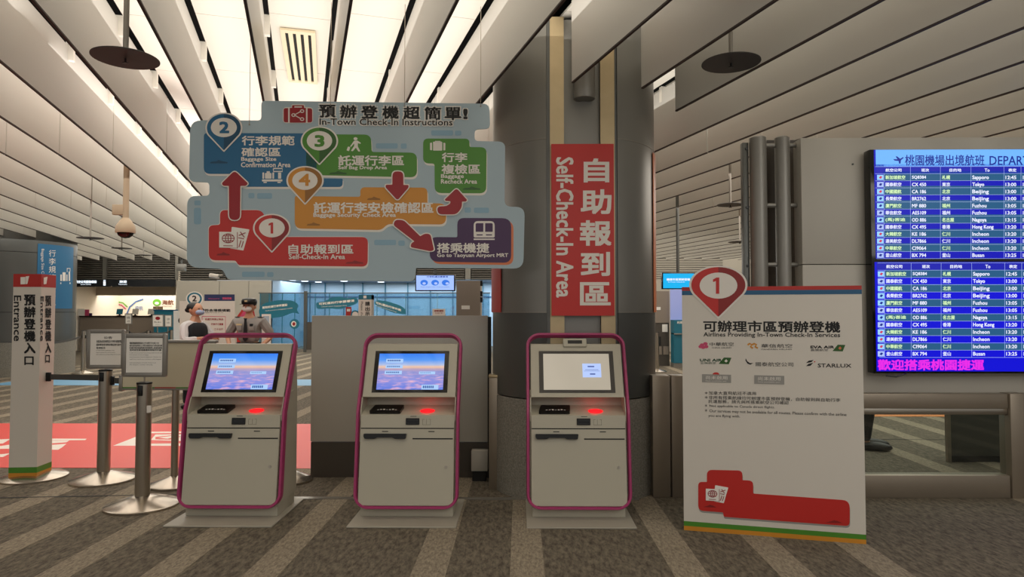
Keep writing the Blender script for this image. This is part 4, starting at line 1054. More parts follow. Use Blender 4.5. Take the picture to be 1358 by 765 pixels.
# right side face: its own board in the side plane
so_ = ec + eu * (EWd / 2 + .001); t = bpy.data.objects.new('side_face', None); C.objects.link(t); t.parent = ep; t.location = (EWd / 2 + .001, 0, 0); t.rotation_euler = (0, 0, PI / 2)
Bs = Board(t, so_, ea + PI / 2)
T = [(ch, 60, 392.5 + i * 15.5, 67.3, 405.5 + i * 15.5, dict(bold=.03)) for i, ch in enumerate('預辦登機入')] + [('口', 60, 471, 65.5, 480.5, dict(bold=.03)), ('Entrance', 53.2, 393, 57.6, 452, dict(rot=True, bold=.02))]
Bs.text(T, M['ink'], 2)
for o in Bs.last: o.parent = ep; o.matrix_local = Matrix.Translation(t.location) @ Matrix.Rotation(PI / 2, 4, 'Z')
o = Bs.poly([(57.5, 368), (62.5, 367), (61, 376.5), (57.5, 377)], M['ticket'], 3, 'ticket_icon'); o.parent = ep; o.matrix_local = Matrix.Translation(t.location) @ Matrix.Rotation(PI / 2, 4, 'Z')
bpy.data.objects.remove(t)


def belt(label, p, q, z, w=.048, sag=0.0):
    p, q = Vector(p), Vector(q); t = thing('belt', label, 'belt', ((p.x + q.x) / 2, (p.y + q.y) / 2, z)); bm = new(); n = 8; d = (q - p).normalized(); nn = Vector((-d.y, d.x, 0)) * .0012
    R = []
    for k in range(n + 1):
        u = k / n; c = p.lerp(q, u) - (p + q) / 2; c.z = -4 * sag * u * (1 - u); R.append([bm.verts.new(c + nn * a + Vector((0, 0, b))) for a, b in ((1, w / 2), (1, -w / 2), (-1, -w / 2), (-1, w / 2))])
    for A, Bq in zip(R, R[1:]):
        for k in range(4): bm.faces.new((A[k], A[(k + 1) % 4], Bq[(k + 1) % 4], Bq[k]))
    bm.faces.new(R[0]); bm.faces.new(R[-1][::-1]); obj('webbing', bm, M['belt'], t); bx('belt_buckle', (-.02, .02, -.012, .012, -.04, .04), M['black'], t, .003, loc=p - (p + q) / 2, rot=(0, 0, math.atan2(d.y, d.x)))
    return t


pe = ec + eu * (EWd / 2) + ev * .11
belt('grey belt from the white pillar to the rear notice stanchion', (pe.x + .02, pe.y, 0), (A_.x - .06, A_.y, 0), Z_at(501, 6.1), .05)
belt('grey belt from the rear notice stanchion running behind the front notice', (A_.x + .06, A_.y, 0), (Cp.x - .04, Cp.y, 0), Z_at(501, 6.05) - .03, .05)


# =================================================================== HANGING THINGS UNDER THE CEILING
def pendant_disc(label, px, py, Y, r, pole_r=.014):
    z = Z_at(py, Y, px); x = X_at(px, Y)
    t = thing('pendant_disc', label, 'ceiling fixture', (x, Y, z), 0, 'dark discs hanging from the ceiling')
    bm = new(); lathe(bm, [(0, 0), (r, 0), (r, .006), (r * .96, .01), (0, .014)], 40); obj('disc_plate', bm, M['disc'], t, smooth=True)
    bm = new(); cyl(bm, (0, 0, .01), (0, 0, 3.9 - z), pole_r, 12); obj('pole', bm, M['discpole'], t, smooth=True)
    bm = new(); lathe(bm, [(0, -.03), (.02, -.03), (.02, -.026), (.006, -.022), (.006, 0), (0, 0)], 12); obj('sprinkler', bm, M['black'], t)


pendant_disc('near left dark disc on a pale pole, above the long gap left of the sign', 160, 78, 4.2, .195, .017)
pendant_disc('dark disc hanging right of the column top', 973, 84, 4.6, .195, .014)
pendant_disc('small dark disc left of the dome camera above the blue column sign', 118, 316, 10.5, .19)
pendant_disc('tiny dark disc just above the far shop, left of the dome camera', 160, 329.5, 14.5, .20)
pendant_disc('tiny far disc above the lit shop, right of the dome camera', 189, 338.5, 17.5, .20)
pendant_disc('small dark disc left of the channel post on the right', 970, 272, 8.3, .16)
pendant_disc('tiny dark disc behind the channel post, lowest on the right', 982, 321, 12, .20)
# dome camera
YD = 8.5
t = thing('dome_camera', 'beige dome camera hanging on a pole with a small box', 'camera', (X_at(164.5, YD), YD, Z_at(316, YD)))
zz = lambda y: Z_at(y, YD) - t.location.z
bm = new(); lathe(bm, [(0, zz(308)), (.113, zz(308)), (.118, zz(306)), (.111, zz(299)), (.07, zz(292)), (.036, zz(288)), (.033, 3.9 - t.location.z), (0, 3.9 - t.location.z)], 28); obj('camera_housing', bm, M['beige'], t, smooth=True)
bm = new(); lathe(bm, [(0, zz(315.5)), (.047, zz(314.5)), (.083, zz(311.5)), (.095, zz(308))], 24); obj('dome_glass', bm, M['bez'], t, smooth=True)
bx('junction_box', (-.16, -.02, -.03, .03, zz(284), zz(270.5)), M['beige'], t, .004)

# =================================================================== FAR COLUMN WITH BLUE SIGN (left)
FX, FY, FR = -12.5, 16.6, 1.3
fc = thing('column', 'far round grey column at the left edge with a blue sign', 'column', (FX, FY, 0))
bm = new(); lathe(bm, [(0, 0), (FR + .01, 0), (FR + .01, .8), (0, .8)], 64); obj('granite_base', bm, M['granite'], fc, smooth=True)
for z0, z1 in ((.81, 1.494), (1.506, 2.9), (2.912, 3.9)):
    bm = new(); lathe(bm, [(0, z0), (FR, z0), (FR, z1), (0, z1)], 64); obj('cladding_panel', bm, M['clad2'], fc, smooth=True)
bm = new(); lathe(bm, [(0, .8), (FR - .02, .8), (FR - .02, 3.9), (0, 3.9)], 48); obj('core', bm, M['seam'], fc)


def on_cyl(px, py, r):
    d = ray(px, py); o = Vector((CAM.x - FX, CAM.y - FY)); dd = Vector((d.x, d.y)); a = dd.dot(dd); b = 2 * o.dot(dd); c = o.dot(o) - r * r
    q = b * b - 4 * a * c; t = (-b - math.sqrt(max(q, 0))) / (2 * a); p = CAM + d * t; return Vector((p.x - FX, p.y - FY, p.z))


def cyl_flat(name, grid, m, r, parent):
    """grid: list of (px,py) quads or text vertices laid on the round column"""
    V = [on_cyl(x, y, r) for x, y in grid[0]]; me = bpy.data.meshes.new(name); me.from_pydata(V, [], grid[1]); me.materials.append(m)
    o = bpy.data.objects.new(name, me); C.objects.link(o); o.parent = parent; return o


a0 = on_cyl(49.5, 360, FR + .012); a1 = on_cyl(94.5, 360, FR + .012)
A0, A1 = math.degrees(math.atan2(a0.y, a0.x)) % 360, math.degrees(math.atan2(a1.y, a1.x)) % 360
zt_, zb_ = 1.5 + (a0.y + FY) * (414 - 322) / 900, 1.5 + (a0.y + FY) * (414 - 409) / 900
bn = thing('column_banner', 'blue banner with white vertical writing wrapped round the far left column', 'banner', (FX, FY, 0))
A0, A1 = (A0, A1 if A1 > A0 else A1 + 360)
bm = new(); arc_shell(bm, FR + .012, .008, A0, A1 + 4, zb_, zt_, 14); obj('banner_sheet', bm, M['blue'], bn, smooth=True)


def ctext(items, m):
    V, F = [], []
    for st, x0, y0, x1, y1, op in items:
        vs, fs = text_mesh(st, **op); p0, p1 = min(v[0] for v in vs), max(v[0] for v in vs); q0, q1 = min(v[1] for v in vs), max(v[1] for v in vs); k = len(V)
        V += [(x0 + (x - p0) / (p1 - p0) * (x1 - x0), y1 - (y - q0) / (q1 - q0) * (y1 - y0)) for x, y in vs]; F += [tuple(i + k for i in f) for f in fs]
    return cyl_flat('lettering', (V, F), m, FR + .016, bn)


ctext([(ch, 64.8, 331.5 + i * 10.7, 74, 340.3 + i * 10.7, {}) for i, ch in enumerate('行李規範確認區')] + [('Baggage Size Confirmation Area', 54, 330, 58.6, 402, dict(rot=True))], M['white'])
R4 = lambda x0, y0, x1, y1: ([(x0, y0), (x1, y0), (x1, y1), (x0, y1)], [(0, 1, 2, 3)])
for q in ((80, 364, 82, 372.5), (83, 361, 87, 372.5), (88, 364, 89.5, 372.5), (91, 360, 93, 372.5), (80, 374.5, 93.5, 376.5), (88.7, 355.5, 89.4, 361), (92.6, 355.5, 93.3, 360), (88.7, 355.5, 93.3, 356.3)): cyl_flat('luggage_icon', R4(*q), M['white'], FR + .016, bn)

# =================================================================== BACK OF THE HALL
YBK = 26.0
wb_ = struct('wall_back')
X = lambda px, Y=YBK: X_at(px, Y)
Z = lambda py, Y=YBK: Z_at(py, Y)
zL0, zH0 = Z(370.5), Z(380)          # louvre bottom, header bottom
bx('wall_face', (-26, X(97), YBK, YBK + .2, 0, 4.1), M['wallp'], wb_)
for a, b in ((235, 291), (291.7, 330), (330.7, 360)): bx('wall_panel', (X(a), X(b), YBK - .05, YBK + .1, 0, Z(372)), M['wallp'], wb_)
bx('wall_face', (X(655), 26, YBK, YBK + .2, 0, 4.1), M['wallp'], wb_)
bx('wall_face', (X(97), X(655), YBK + .08, YBK + .2, zL0, 4.1), M['seam'], wb_)
# louvre slats
xs_ = [X(a) for a in (97, 136, 140, 232, 236, 300, 372, 470, 552, 617, 624, 655, 760, 868, 960)]
zs = [zL0 + .03 + i * .085 for i in range(13)]
for a, b in zip(xs_, xs_[1:]):
    if b - a < .25: bx('louvre_mullion', (a, b, YBK - .04, YBK + .08, zL0, 4.0), M['clad'], wb_); continue
    for z in zs[:12]:
        bm = new(); box(bm, a + .03, b - .03, -.004, .08, 0, .022)
        o = obj('louvre_slat', bm, M['louv'], wb_, (0, YBK - .02, z), (math.radians(-32), 0, 0))
# shop
sp = struct('wall_shop')
bx('shop_back', (X(97) - .5, X(240), 29, 29.1, 0, 3.1), M['shopwall'], sp)
bx('shop_side', (X(97) - .1, X(97), 26.0, 29, 0, 3.1), M['shopwall'], sp); bx('shop_side', (X(233), X(233) + .15, 26, 29, 0, 3.1), M['shopwall'], sp)
bx('shop_soffit', (X(97), X(235), 26.1, 29, 3.0, 3.1), M['shopwall'], sp)
bx('shop_fascia', (X(97), X(234), 27.4, 27.5, Z(391.5, 27.4), 3.0), mat('shop_fascia', 'C2B6A4', .6), sp)
area('shop_light', (X(165), 28.0, 2.95), (3.6, .8), 75, (1, .93, .82))
hd = thing('shop_header', 'long dark fascia sign with small glowing letters above the lit shop', 'sign', (X(165), YBK - .1, 0)); Bh = Board(hd, (X(165), YBK - .1, 0), 0)
bx('header_panel', (X(97) - X(165), X(233) - X(165), 0, .12, zH0, zL0), mat('charcoal_fascia', '23262A', .4), hd)
Bh.text([('航空公司服務櫃檯', 100, 371.9, 128, 375.3, dict(bold=.03)), ('Service Counter', 107, 376.2, 121, 377.8, {}), ('i', 137.7, 372, 139.5, 377.8, dict(bold=.1)), ('旅遊', 158.5, 371.9, 168, 375, dict(bold=.03)), ('Travel Information', 157, 376, 168.5, 377.7, {})], M['signlit'], 1)
ct = thing('shop_counter', 'long brown service counter with a dark top in the lit shop', 'counter', (X(160), YBK + .25, 0)); c0, c1 = X(97) - X(160) + .1, X(230) - X(160)
bx('counter_front', (c0, c1, 0, .5, 0, Z(420.5)), M['counter'], ct); bx('counter_top', (c0, c1 - .55, -.03, .55, Z(420.5), Z(418.7)), M['ctop'], ct)
Bs2 = Board(struct('shop_logo_mount'), (X(160), 28.98, 0), 0); Bs2.root.name = 'wall_shop_graphics'; Bs2.root.location = (X(160), 28.98, 0)
Bs2.lines([[(167, 419), (172, 407), (180, 400), (190, 396.7)]], M['logob'], 1, .06, 'arc_logo'); Bs2.lines([[(155, 400), (163, 401.5), (169, 407)]], M['logog'], 1, .05, 'arc_logo'); Bs2.lines([[(153.5, 403), (161, 404.5), (167, 410)]], M['pinkl'], 1, .05, 'arc_logo')
Bs2.ell(208, 401, 5.5, 4.6, M['logog'], 1, 'round_logo'); Bs2.ell(208, 402, 2.8, 1.8, M['ticket'], 2, 'round_logo'); Bs2.text([('海航', 215, 397.8, 230, 404, dict(bold=.02)), ('Hainan', 215.5, 405, 228, 406.8, {})], mat('brown_ink', '7A4A38', .6), 1); Bs2.text([('飛航', 179, 405.5, 189.5, 411.5, {})], M['logob'], 1)
Bs2.ell(132.4, 407.5, 1.6, 5, mat('pale_grey_ink', 'A8A29A', .6), 1, 'plaque')
for i, (x, w, h, m, lb) in enumerate(((153, 8, 9.5, 'teal', 'left teal computer screen on the far shop counter'), (174, 8, 9.5, 'wallp', 'middle grey computer screen on the far shop counter'), (196, 10, 9.5, 'wallp', 'right grey computer screen on the far shop counter'))):
    t = thing('computer_screen', lb, 'computer', (X(x), YBK + .25, Z(418.7))); k = .5 * w * YBK / 900
    bx('screen_back', (-k, k, 0, .03, .06, h * YBK / 900), M[m], t, rot=(math.radians(-12), 0, 0)); bx('screen_foot', (-k * .5, k * .5, -.05, .12, 0, .02), M['black'], t); bx('screen_neck', (-.03, .03, .03, .06, .0, .12), M['black'], t)
t = thing('parcel_box', 'brown cardboard box behind the right computer screen in the shop', 'box', (X(202), YBK + .42, Z(418.7))); bx('box_body', (-.17, .17, -.06, .05, 0, .36), mat('cardboard', 'A58A6A', .8), t, .01); bx('box_tape', (-.02, .02, -.062, .052, .02, .362), mat('packing_tape', 'C9B48E', .4), t)
t = thing('leaflet_stand', 'pale leaflet stand with pink cards on the left end of the shop counter', 'stand', (X(102), YBK + .3, Z(418.7))); bx('stand_box', (-.12, .14, -.05, .1, 0, .27), M['ticket'], t); bx('leaflet', (.15, .3, -.04, .0, 0, .24), M['pinkl'], t); bx('leaflet', (.32, .42, -.04, .0, 0, .1), M['purple'], t)
t = thing('side_counter', 'teal topped lower counter at the right end of the lit shop', 'counter', (X(222), YBK - .2, 0)); bx('counter_body', (-.4, .42, 0, .3, 0, Z(412)), M['teal'], t); bx('counter_top', (-.42, .44, -.02, .32, Z(412), Z(410.5)), M['navy'], t)
# blue glass room
br = struct('wall_blue_room')
xa_, xb_ = X(360), X(655)
bx('room_back', (xa_ - 1.2, xb_ + 2.2, 30, 30.1, 0, 2.95), M['pbl'], br)
for a in (375, 392, 410, 430, 455, 480, 510, 540, 570, 600, 640): bx('back_mullion', (X_at(a, 29.9), X_at(a, 29.9) + .03, 29.93, 30, 0, 2.8), M['teal'], br)
bx('back_rail', (xa_ - 1, xb_ + 2, 29.94, 30, 2.15, 2.2), M['blue'], br)
bx('room_ceiling', (xa_, xb_ + 1, YBK + .1, 30, 2.8, 2.9), mat('dark_blue_ceiling', '39465C', .5), br); bx('room_side', (xa_ - .1, xa_, YBK, 30, 0, 2.9), M['pbl'], br); bx('room_side', (xb_ + .6, xb_ + .7, YBK, 30, 0, 2.9), M['pbl'], br)
for i, (x, y) in enumerate(((362, 378), (388, 376.8), (404, 377.8), (422, 379.6), (431, 380.3), (447.5, 382), (456, 383), (505, 376.5), (513, 378.2), (523, 380))):
    d = ray(x, y); k = (2.79 - 1.5) / d.z; p = CAM + d * k
    if p.y > 29.8 or p.y < 26.2: p.y = 26.6 + (i % 4) * .8; p.x = X_at(x, p.y)
    t = thing('downlight', 'small glowing ceiling downlight in the blue glass room', 'light', (p.x, p.y, 2.785), 0, 'downlights in the blue room'); bm = new(); lathe(bm, [(0, 0), (.13, 0), (.15, .012), (0, .014)], 20); obj('lamp_lens', bm, M['lamp'], t)
area('blue_room_light', (X(430), 28.2, 2.75), (6, 2.5), 170, (.76, .90, 1.0))
area('blue_room_light', (X(600), 28.2, 2.75), (5, 2.5), 190, (.76, .90, 1.0))
gw = struct('window_1'); YG = 25.4
for a, b in zip((345, 357, 374.5, 391, 405, 418, 437, 460, 500, 538, 580, 612), (357, 374.5, 391, 405, 418, 437, 460, 500, 538, 580, 612, 650)):
    bx('glass_pane', (X_at(a, YG) + .02, X_at(b, YG) - .02, YG, YG + .02, .12, Z_at(388.5, YG)), M['glassb'], gw); bx('pane_joint', (X_at(a, YG) - .012, X_at(a, YG) + .012, YG - .01, YG + .03, .1, Z_at(388, YG)), M['teal'], gw)
bx('glass_rail', (X_at(343, YG), X_at(650, YG), YG - .02, YG + .04, Z_at(389, YG), Z_at(387.8, YG)), M['clad2'], gw); bx('glass_sill', (X_at(343, YG), X_at(650, YG), YG - .03, YG + .06, 0, .13), M['alum'], gw)
bx('glass_post', (X_at(403.5, YG), X_at(407.5, YG), YG - .05, YG + .06, 0, Z_at(386, YG)), M['clad2'], gw)
bx('lower_panel', (X_at(408, YG), X_at(420, YG), YG - .05, YG, .1, Z_at(427, YG)), M['plinth'], gw)
# bubble decals
YDc = YG - .03


def bubble(label, pts, texts, r=4):
    cx = sum(p[0] for p in pts) / len(pts); t = thing('bubble_sign', label, 'sign', (X_at(cx, YDc), YDc, 0), 0, 'teal speech bubble signs on the glass'); Bb = Board(t, (X_at(cx, YDc), YDc, 0), 0)
    Bb.poly(pts, M['teal'], 1, 'bubble_panel', r=r, thick=.02, seg=4); Bb.text(texts, M['white'], 3)


bubble('tilted oval teal speech bubble sign on the glass right of the guard', [(343, 411), (349, 402), (368, 398), (388, 398.2), (396.5, 404), (393, 411), (398, 417), (390, 414), (374, 420), (352, 423), (344, 418)], [('幫助託運行李秤重點', 348, 406.5, 381, 409.5, dict(bold=.03), -4), ('Self-service baggage scale', 352, 411.5, 388, 413.3, {}, -4)], 5)
bubble('wavy teal speech bubble sign on the glass left of the small pillar', [(418.5, 401), (430, 400), (440, 394), (452, 393), (460, 396), (472, 393.5), (476, 400), (470, 404), (452, 410), (436, 409), (420, 410)], [('可託運的行李要看清', 423, 401.5, 470, 404.6, dict(bold=.03), -4.5), ('Check your baggage first', 426, 406, 460, 407.8, {}, -2)], 4)
bubble('slanted teal speech bubble sign on the glass right of the small pillar', [(495.5, 402), (500, 397.5), (516, 400), (532, 405.5), (538.5, 411), (538, 417), (522, 415), (500, 406)], [('可託運的行李件數', 498.5, 399.8, 532, 402.8, dict(bold=.03), 10), ('Number of checked bags', 498, 404, 526, 405.8, {}, 9)], 4)
Bg = Board(thing('round_decal', 'round teal decal with a white ring on the glass door', 'sticker', (X_at(390, YDc), YDc, 0)), (X_at(390, YDc), YDc, 0), 0)
Bg.ell(390.5, 429.5, 6.5, 6.5, M['teal'], 1, 'decal_disc'); Bg.ell(389.5, 429.5, 3.4, 3.8, M['white'], 2, 'decal_ring'); Bg.ell(389.8, 429.5, 2, 2.4, M['crimson'], 3, 'decal_mark')
# small teal-topped pillar, small posters, beige cabinet, hanging monitor
YT = 11.5
t = thing('notice_pillar', 'small white pillar sign with teal top behind the grey partition', 'sign pillar', (X_at(484, YT), YT, 0)); Bt = Board(t, (X_at(484, YT), YT, 0), 0); k = 8.6 * YT / 900
bx('pillar_box', (-k, k, 0, .2, .02, Z_at(391, YT)), M['board'], t); bx('pillar_top', (-k, k, -.001, .201, Z_at(397, YT), Z_at(390.8, YT)), M['teal'], t)
Bt.text([('請', 484.5, 400, 490.3, 405.4, dict(bold=.03)), ('出', 484.5, 407, 490.3, 412, dict(bold=.03)), ('示', 484.5, 413.5, 490.3, 418.5, dict(bold=.03)), ('Please show', 478.5, 400, 481.5, 424, dict(rot=True))], M['ink'], 2); Bt.poly([(482, 392), (486, 391.8), (486, 395.4), (482, 395.6)], M['ticket'], 2, 'ticket_icon')
t = thing('poster', 'small white poster with red print above the middle of the partition', 'poster', (X_at(582, 12), 12, 0)); Bt = Board(t, (X_at(582, 12), 12, 0), 0)
Bt.poly(rect(573.5, 409.5, 590.5, 526), M['ticket'], 0, 'poster_sheet', thick=.01); Bt.text([('旅客須知', 576, 411, 588, 413.4, dict(bold=.03)), ('託運行李', 577, 414.3, 587, 416.2, {})], M['crimson'], 1)
Bq2 = Board(thing('poster', 'small red and white framed poster left of the teal-topped pillar', 'poster', (X_at(462, 13), 13, 0)), (X_at(462, 13), 13, 0), 0)
Bq2.poly(rect(458.5, 407, 466, 517.5), M['bannerred'], 0, 'poster_sheet', thick=.01); Bq2.poly(rect(460, 409.5, 464.5, 413), M['ticket'], 1, 'poster_picture')
Bq2 = Board(thing('round_sign', 'dark round sign with white crescent behind the partition top', 'sign', (X_at(471, 12.6), 12.6, 0)), (X_at(471, 12.6), 12.6, 0), 0)
Bq2.poly(drop(471, 417, 6, 5.6, 521), M['teal'], 0, 'sign_panel', thick=.01); Bq2.ell(471, 417, 4, 3.8, M['white'], 1, 'sign_disc')
YC = 16
t = thing('grey_cabinet', 'tall grey-brown cabinet with a white label behind the partition', 'cabinet', (X_at(621, YC), YC, 0)); a, b = X_at(605, YC) - t.location.x, X_at(637, YC) - t.location.x
bx('cabinet_body', (a, b, 0, .7, .05, Z_at(372, YC)), M['counter'], t, .01); bx('cabinet_foot', (a + .03, b - .03, .03, .65, 0, .05), M['seam'], t); bx('cabinet_label', (X_at(612, YC) - t.location.x, X_at(623, YC) - t.location.x, -.003, .001, Z_at(410, YC), Z_at(405, YC)), M['ticket'], t)
for y in (372, 386, 394): bx('cabinet_hinge', (b - .002, b + .05, .0, .1, Z_at(y + 7, YC), Z_at(y, YC)), M['black'], t)
YH = 12.0


def hang_screen(label, quad, Y, m, txt, circles):
    x0, y0, x1, y1 = quad; t = thing('hanging_monitor', label, 'monitor', (X_at((x0 + x1) / 2, Y), Y, 0)); o = t.location.x; Bx = Board(t, (o, Y, 0), 0)
    bx('monitor_case', (X_at(x0, Y) - o, X_at(x1, Y) - o, 0, .07, Z_at(y1, Y), Z_at(y0, Y)), M['bez'], t, .004)
    f = 1.5; s_ = Bx.poly(rect(x0 + f, y0 + 1.2, x1 - f, y1 - 1.4), m, 1, 'screen'); Bx.text(txt, S_DK if circles else S_TXT, 2, 'screen_lettering', parent=s_)
    for i, c in enumerate(circles): Bx.ell(c[0], c[1], 5, 3.8, S_BLU, 2, 'screen_circle', parent=s_); Bx.ell(c[0] + (0, 1, 2)[i], c[1] + 1, 2.2, 1.6, S_LINE, 3, 'screen_circle_mark', parent=s_)
    bm = new(); cyl(bm, (0, .035, Z_at(y0, Y) - .02), (0, .035, 3.9), .025, 12); obj('hanging_pole', bm, M['clad2'], t)


S_BLU = glow('led_mid_blue', '3C7CE8', .9)
hang_screen('hanging monitor with three blue circles below the big sign', (550.5, 364, 603.5, 386), YH, glow('led_lilac', 'A2BEFA', 1.0), [('行李託運注意事項', 566, 365.8, 594, 368, dict(bold=.02)), ('Please prepare your travel documents', 558, 380, 596, 381.4, {})], [(562.5, 374.8), (577, 374.8), (591, 374.8)])
hang_screen('hanging cyan monitor partly behind the airline board', (878, 361.5, 922, 383.5), 11.0, glow('led_cyan', '12AEEA', 1.0), [('機捷市區預辦登機', 884, 369, 915, 372, dict(bold=.03)), ('In-Town Check-In', 886, 373, 908, 374.6, {})], [])
# right background between column and board
Yr = 19
t = thing('grey_cabinet', 'grey-brown cabinet with a white label right of the column', 'cabinet', (X_at(876, Yr), Yr, 0)); o = t.location.x
bx('cabinet_body', (X_at(840, Yr) - o, X_at(887.5, Yr) - o, 0, .6, Z_at(428, Yr), Z_at(386, Yr)), M['counter'], t); bx('cabinet_label', (X_at(866, Yr) - o, X_at(876, Yr) - o, -.003, .001, Z_at(411, Yr), Z_at(407, Yr)), M['ticket'], t)
bx('cabinet_base', (X_at(840, Yr) - o, X_at(887.5, Yr) - o, .02, .58, 0, Z_at(428, Yr)), M['plinth'], t)
for a, b, y0, y1, m in ((868, 876, 446, 458, 'black'), (878, 885, 430, 440, 'ticket'), (868, 877, 459, 470, 'counter'), (879, 886, 459, 470, 'counter')): bx('cabinet_door', (X_at(a, Yr) - o, X_at(b, Yr) - o, -.01, .02, Z_at(y1, Yr), Z_at(y0, Yr)), M[m], t)
t = thing('teal_counter', 'teal counter with lilac back panel seen left of the airline board', 'counter', (X_at(897, Yr), Yr - .5, 0)); o = t.location.x; Bt = Board(t, (o, Yr - .5, 0), 0)
bx('counter_body', (X_at(888, Yr) - o, X_at(935, Yr) - o, 0, .4, .12, Z_at(424, Yr)), M['teal'], t); bx('counter_foot', (X_at(888, Yr) - o, X_at(935, Yr) - o, .03, .4, 0, .12), M['alum'], t); bx('back_panel', (X_at(888, Yr) - o, X_at(935, Yr) - o, .4, .45, Z_at(425, Yr), Z_at(384, Yr)), mat('lilac_panel', 'A9B4E6', .4, emit='5566B8', es=.25), t)
Bt.text([('託運', 898, 426, 905, 429, dict(bold=.03))], M['white'], 1); bx('counter_shelf', (X_at(888, Yr) - o, X_at(935, Yr) - o, -.05, .4, Z_at(442.5, Yr), Z_at(441, Yr)), M['alum'], t)
# far queue stanchions and belts
def far_stand(px_, Y, label, h=.95): return stanchion(label, (X_at(px_, Y), Y, 0), h, .05, .24, clip=False, grp='far queue stanchions')


f1 = far_stand(112, 16.5, 'far stanchion between the far column and the rear framed notice', 1.05); f2 = far_stand(170, 20, 'far stanchion above the gap between the two framed notices'); f3 = far_stand(197.5, 20.5, 'far stanchion showing above the front framed notice')
f4 = far_stand(871, 17.2, 'far stanchion seen between the column and the airline board', 1.0)
f5 = far_stand(40, 13, 'far stanchion hidden behind the white pillar'); f6 = far_stand(228, 21, 'far stanchion left of the woman near the shop end')
for a, b, l in ((f5, f1, 'far grey belt crossing in front of the far column'), (f1, f2, 'far grey belt behind the rear framed notice'), (f2, f3, 'far grey belt dipping above the front framed notice'), (f3, f6, 'far grey belt reaching towards the woman')):
    belt(l, (a.location.x + .05, a.location.y, 0), (b.location.x - .05, b.location.y, 0), .9, .05, .05)
for lab, x0, y0, x1, y1, Y, red in (('small grey framed sign standing before the shop counter', 165.5, 415.5, 175, 430, 22, False), ('white framed sign with a red oval mark before the shop counter', 201.5, 417, 217, 433.5, 22, True), ('narrow pale framed sign beside the red oval sign', 218, 417.5, 228, 433.5, 22.2, False)):
    cx = (x0 + x1) / 2; t = thing('framed_sign', lab, 'sign', (X_at(cx, Y), Y, 0)); Bt = Board(t, (X_at(cx, Y), Y, 0), 0)
    Bt.poly(rect(x0, y0, x1, y1), M['alum'], 0, 'sign_frame', thick=.02); Bt.poly(rect(x0 + 1.2, y0 + 1, x1 - 1.2, y1 - 1), M['ticket'], 1, 'sign_sheet')
    if red: Bt.ell(cx, y0 + 5, 3.2, 2.3, M['crimson'], 2, 'oval_mark'); Bt.text([('禁止進入', x0 + 3, y0 + 9, x1 - 3, y0 + 11.2, {}), ('No Entry', x0 + 5, y0 + 13, x1 - 5, y0 + 14.2, {})], M['ink'], 2)
    else: Bt.text([('注意', x0 + 3, y0 + 4, x1 - 3, y0 + 7, {}), ('公告', x0 + 3, y0 + 9, x1 - 3, y0 + 11.5, {})], M['ink'], 2)
    bm = new(); cyl(bm, (0, .01, .02), (0, .01, Z_at(y1, Y)), .02, 10); obj('sign_pole', bm, M['steelpost'], t); bm = new(); lathe(bm, [(0, 0), (.12, 0), (.12, .02), (0, .04)], 24); obj('sign_base', bm, M['steelpost'], t)
# board number 2, dark banner, red board, poster near the staff
Y2 = 12.6
t = thing('luggage_board', 'white standing board with round number 2 sign behind the woman', 'sign board', (X_at(272, Y2), Y2, 0)); B2 = Board(t, (X_at(272, Y2), Y2, 0), 0)
B2.poly(rect(238, 399, 311.5, 521), M['board'], 0, 'board_panel', thick=.02)
B2.ell(258, 396, 11.5, 9.6, M['white'], 1, 'number_disc'); B2.ell(258, 396, 9.8, 8.2, M['teal'], 2, 'number_ring'); B2.ell(258, 396, 7.3, 6.2, M['white'], 3, 'number_face'); B2.text([('2', 255.3, 392.2, 260.7, 399.4, dict(bold=.03))], M['ink'], 4)
B2.text([('須符合搭乘規範', 266, 409.7, 305.5, 413.3, dict(bold=.03)), ('Baggage must comply with rules', 272, 414, 296, 415.3, {})], M['ink'], 1)
B2.lines([[(268, 419.5), (299, 419.8), (299, 445), (268, 445), (268, 419.5)]], M['pinkl'], 1, .012, 'table_frame')
B2.text([('託運行李禁止物品', 272, 422, 296, 424.6, dict(bold=.02)), ('行李尺寸重量', 280, 428.5, 296, 431.2, dict(bold=.02)), ('二十公斤', 284, 435, 296, 437.8, dict(bold=.02))], M['crimson'], 1)
t = thing('dark_banner', 'dark blue horizontal banner with pink print above the number 2 board', 'banner', (X_at(290, 13.2), 13.2, 0)); B3 = Board(t, (X_at(290, 13.2), 13.2, 0), 0)
B3.poly(rect(271, 390.3, 311, 402), mat('indigo_banner', '26305C', .5), 0, 'banner_sheet', thick=.01); B3.text([('預辦登機', 295, 394.2, 307, 397, dict(bold=.03)), ('Welcome', 276, 395, 291, 396.8, {})], M['pinkl'], 1)
B3.lines([[(278, 402), (278, 516)], [(305, 402), (305, 516)]], M['alum'], -2, .03, 'banner_leg')
t = thing('red_board', 'red slanted board partly hidden behind the guard cap', 'sign board', (X_at(325, 12.2), 12.2, 0)); B3 = Board(t, (X_at(325, 12.2), 12.2, 0), 0)
B3.poly([(314, 420), (322.5, 408), (324, 398), (334, 398), (338, 420), (338, 524.5), (314, 524.5)], M['bannerred'], 0, 'board_panel', thick=.02); B3.poly([(318, 420), (325, 409), (333, 420)], M['pinkl'], 1, 'triangle_mark')
t = thing('white_stand', 'white display stand with dark frame right of the guard', 'stand', (X_at(353, 12.4), 12.4, 0)); B3 = Board(t, (X_at(353, 12.4), 12.4, 0), 0)
B3.poly(rect(347, 416.5, 359, 522.7), M['ticket'], 0, 'stand_panel', thick=.015); B3.poly(rect(349.5, 419, 357, 434), M['pbl'], 1, 'stand_picture')
t = thing('poster', 'white poster with dark dotted figure left of the woman', 'poster', (X_at(238, 15), 15, 0)); B3 = Board(t, (X_at(238, 15), 15, 0), 0)
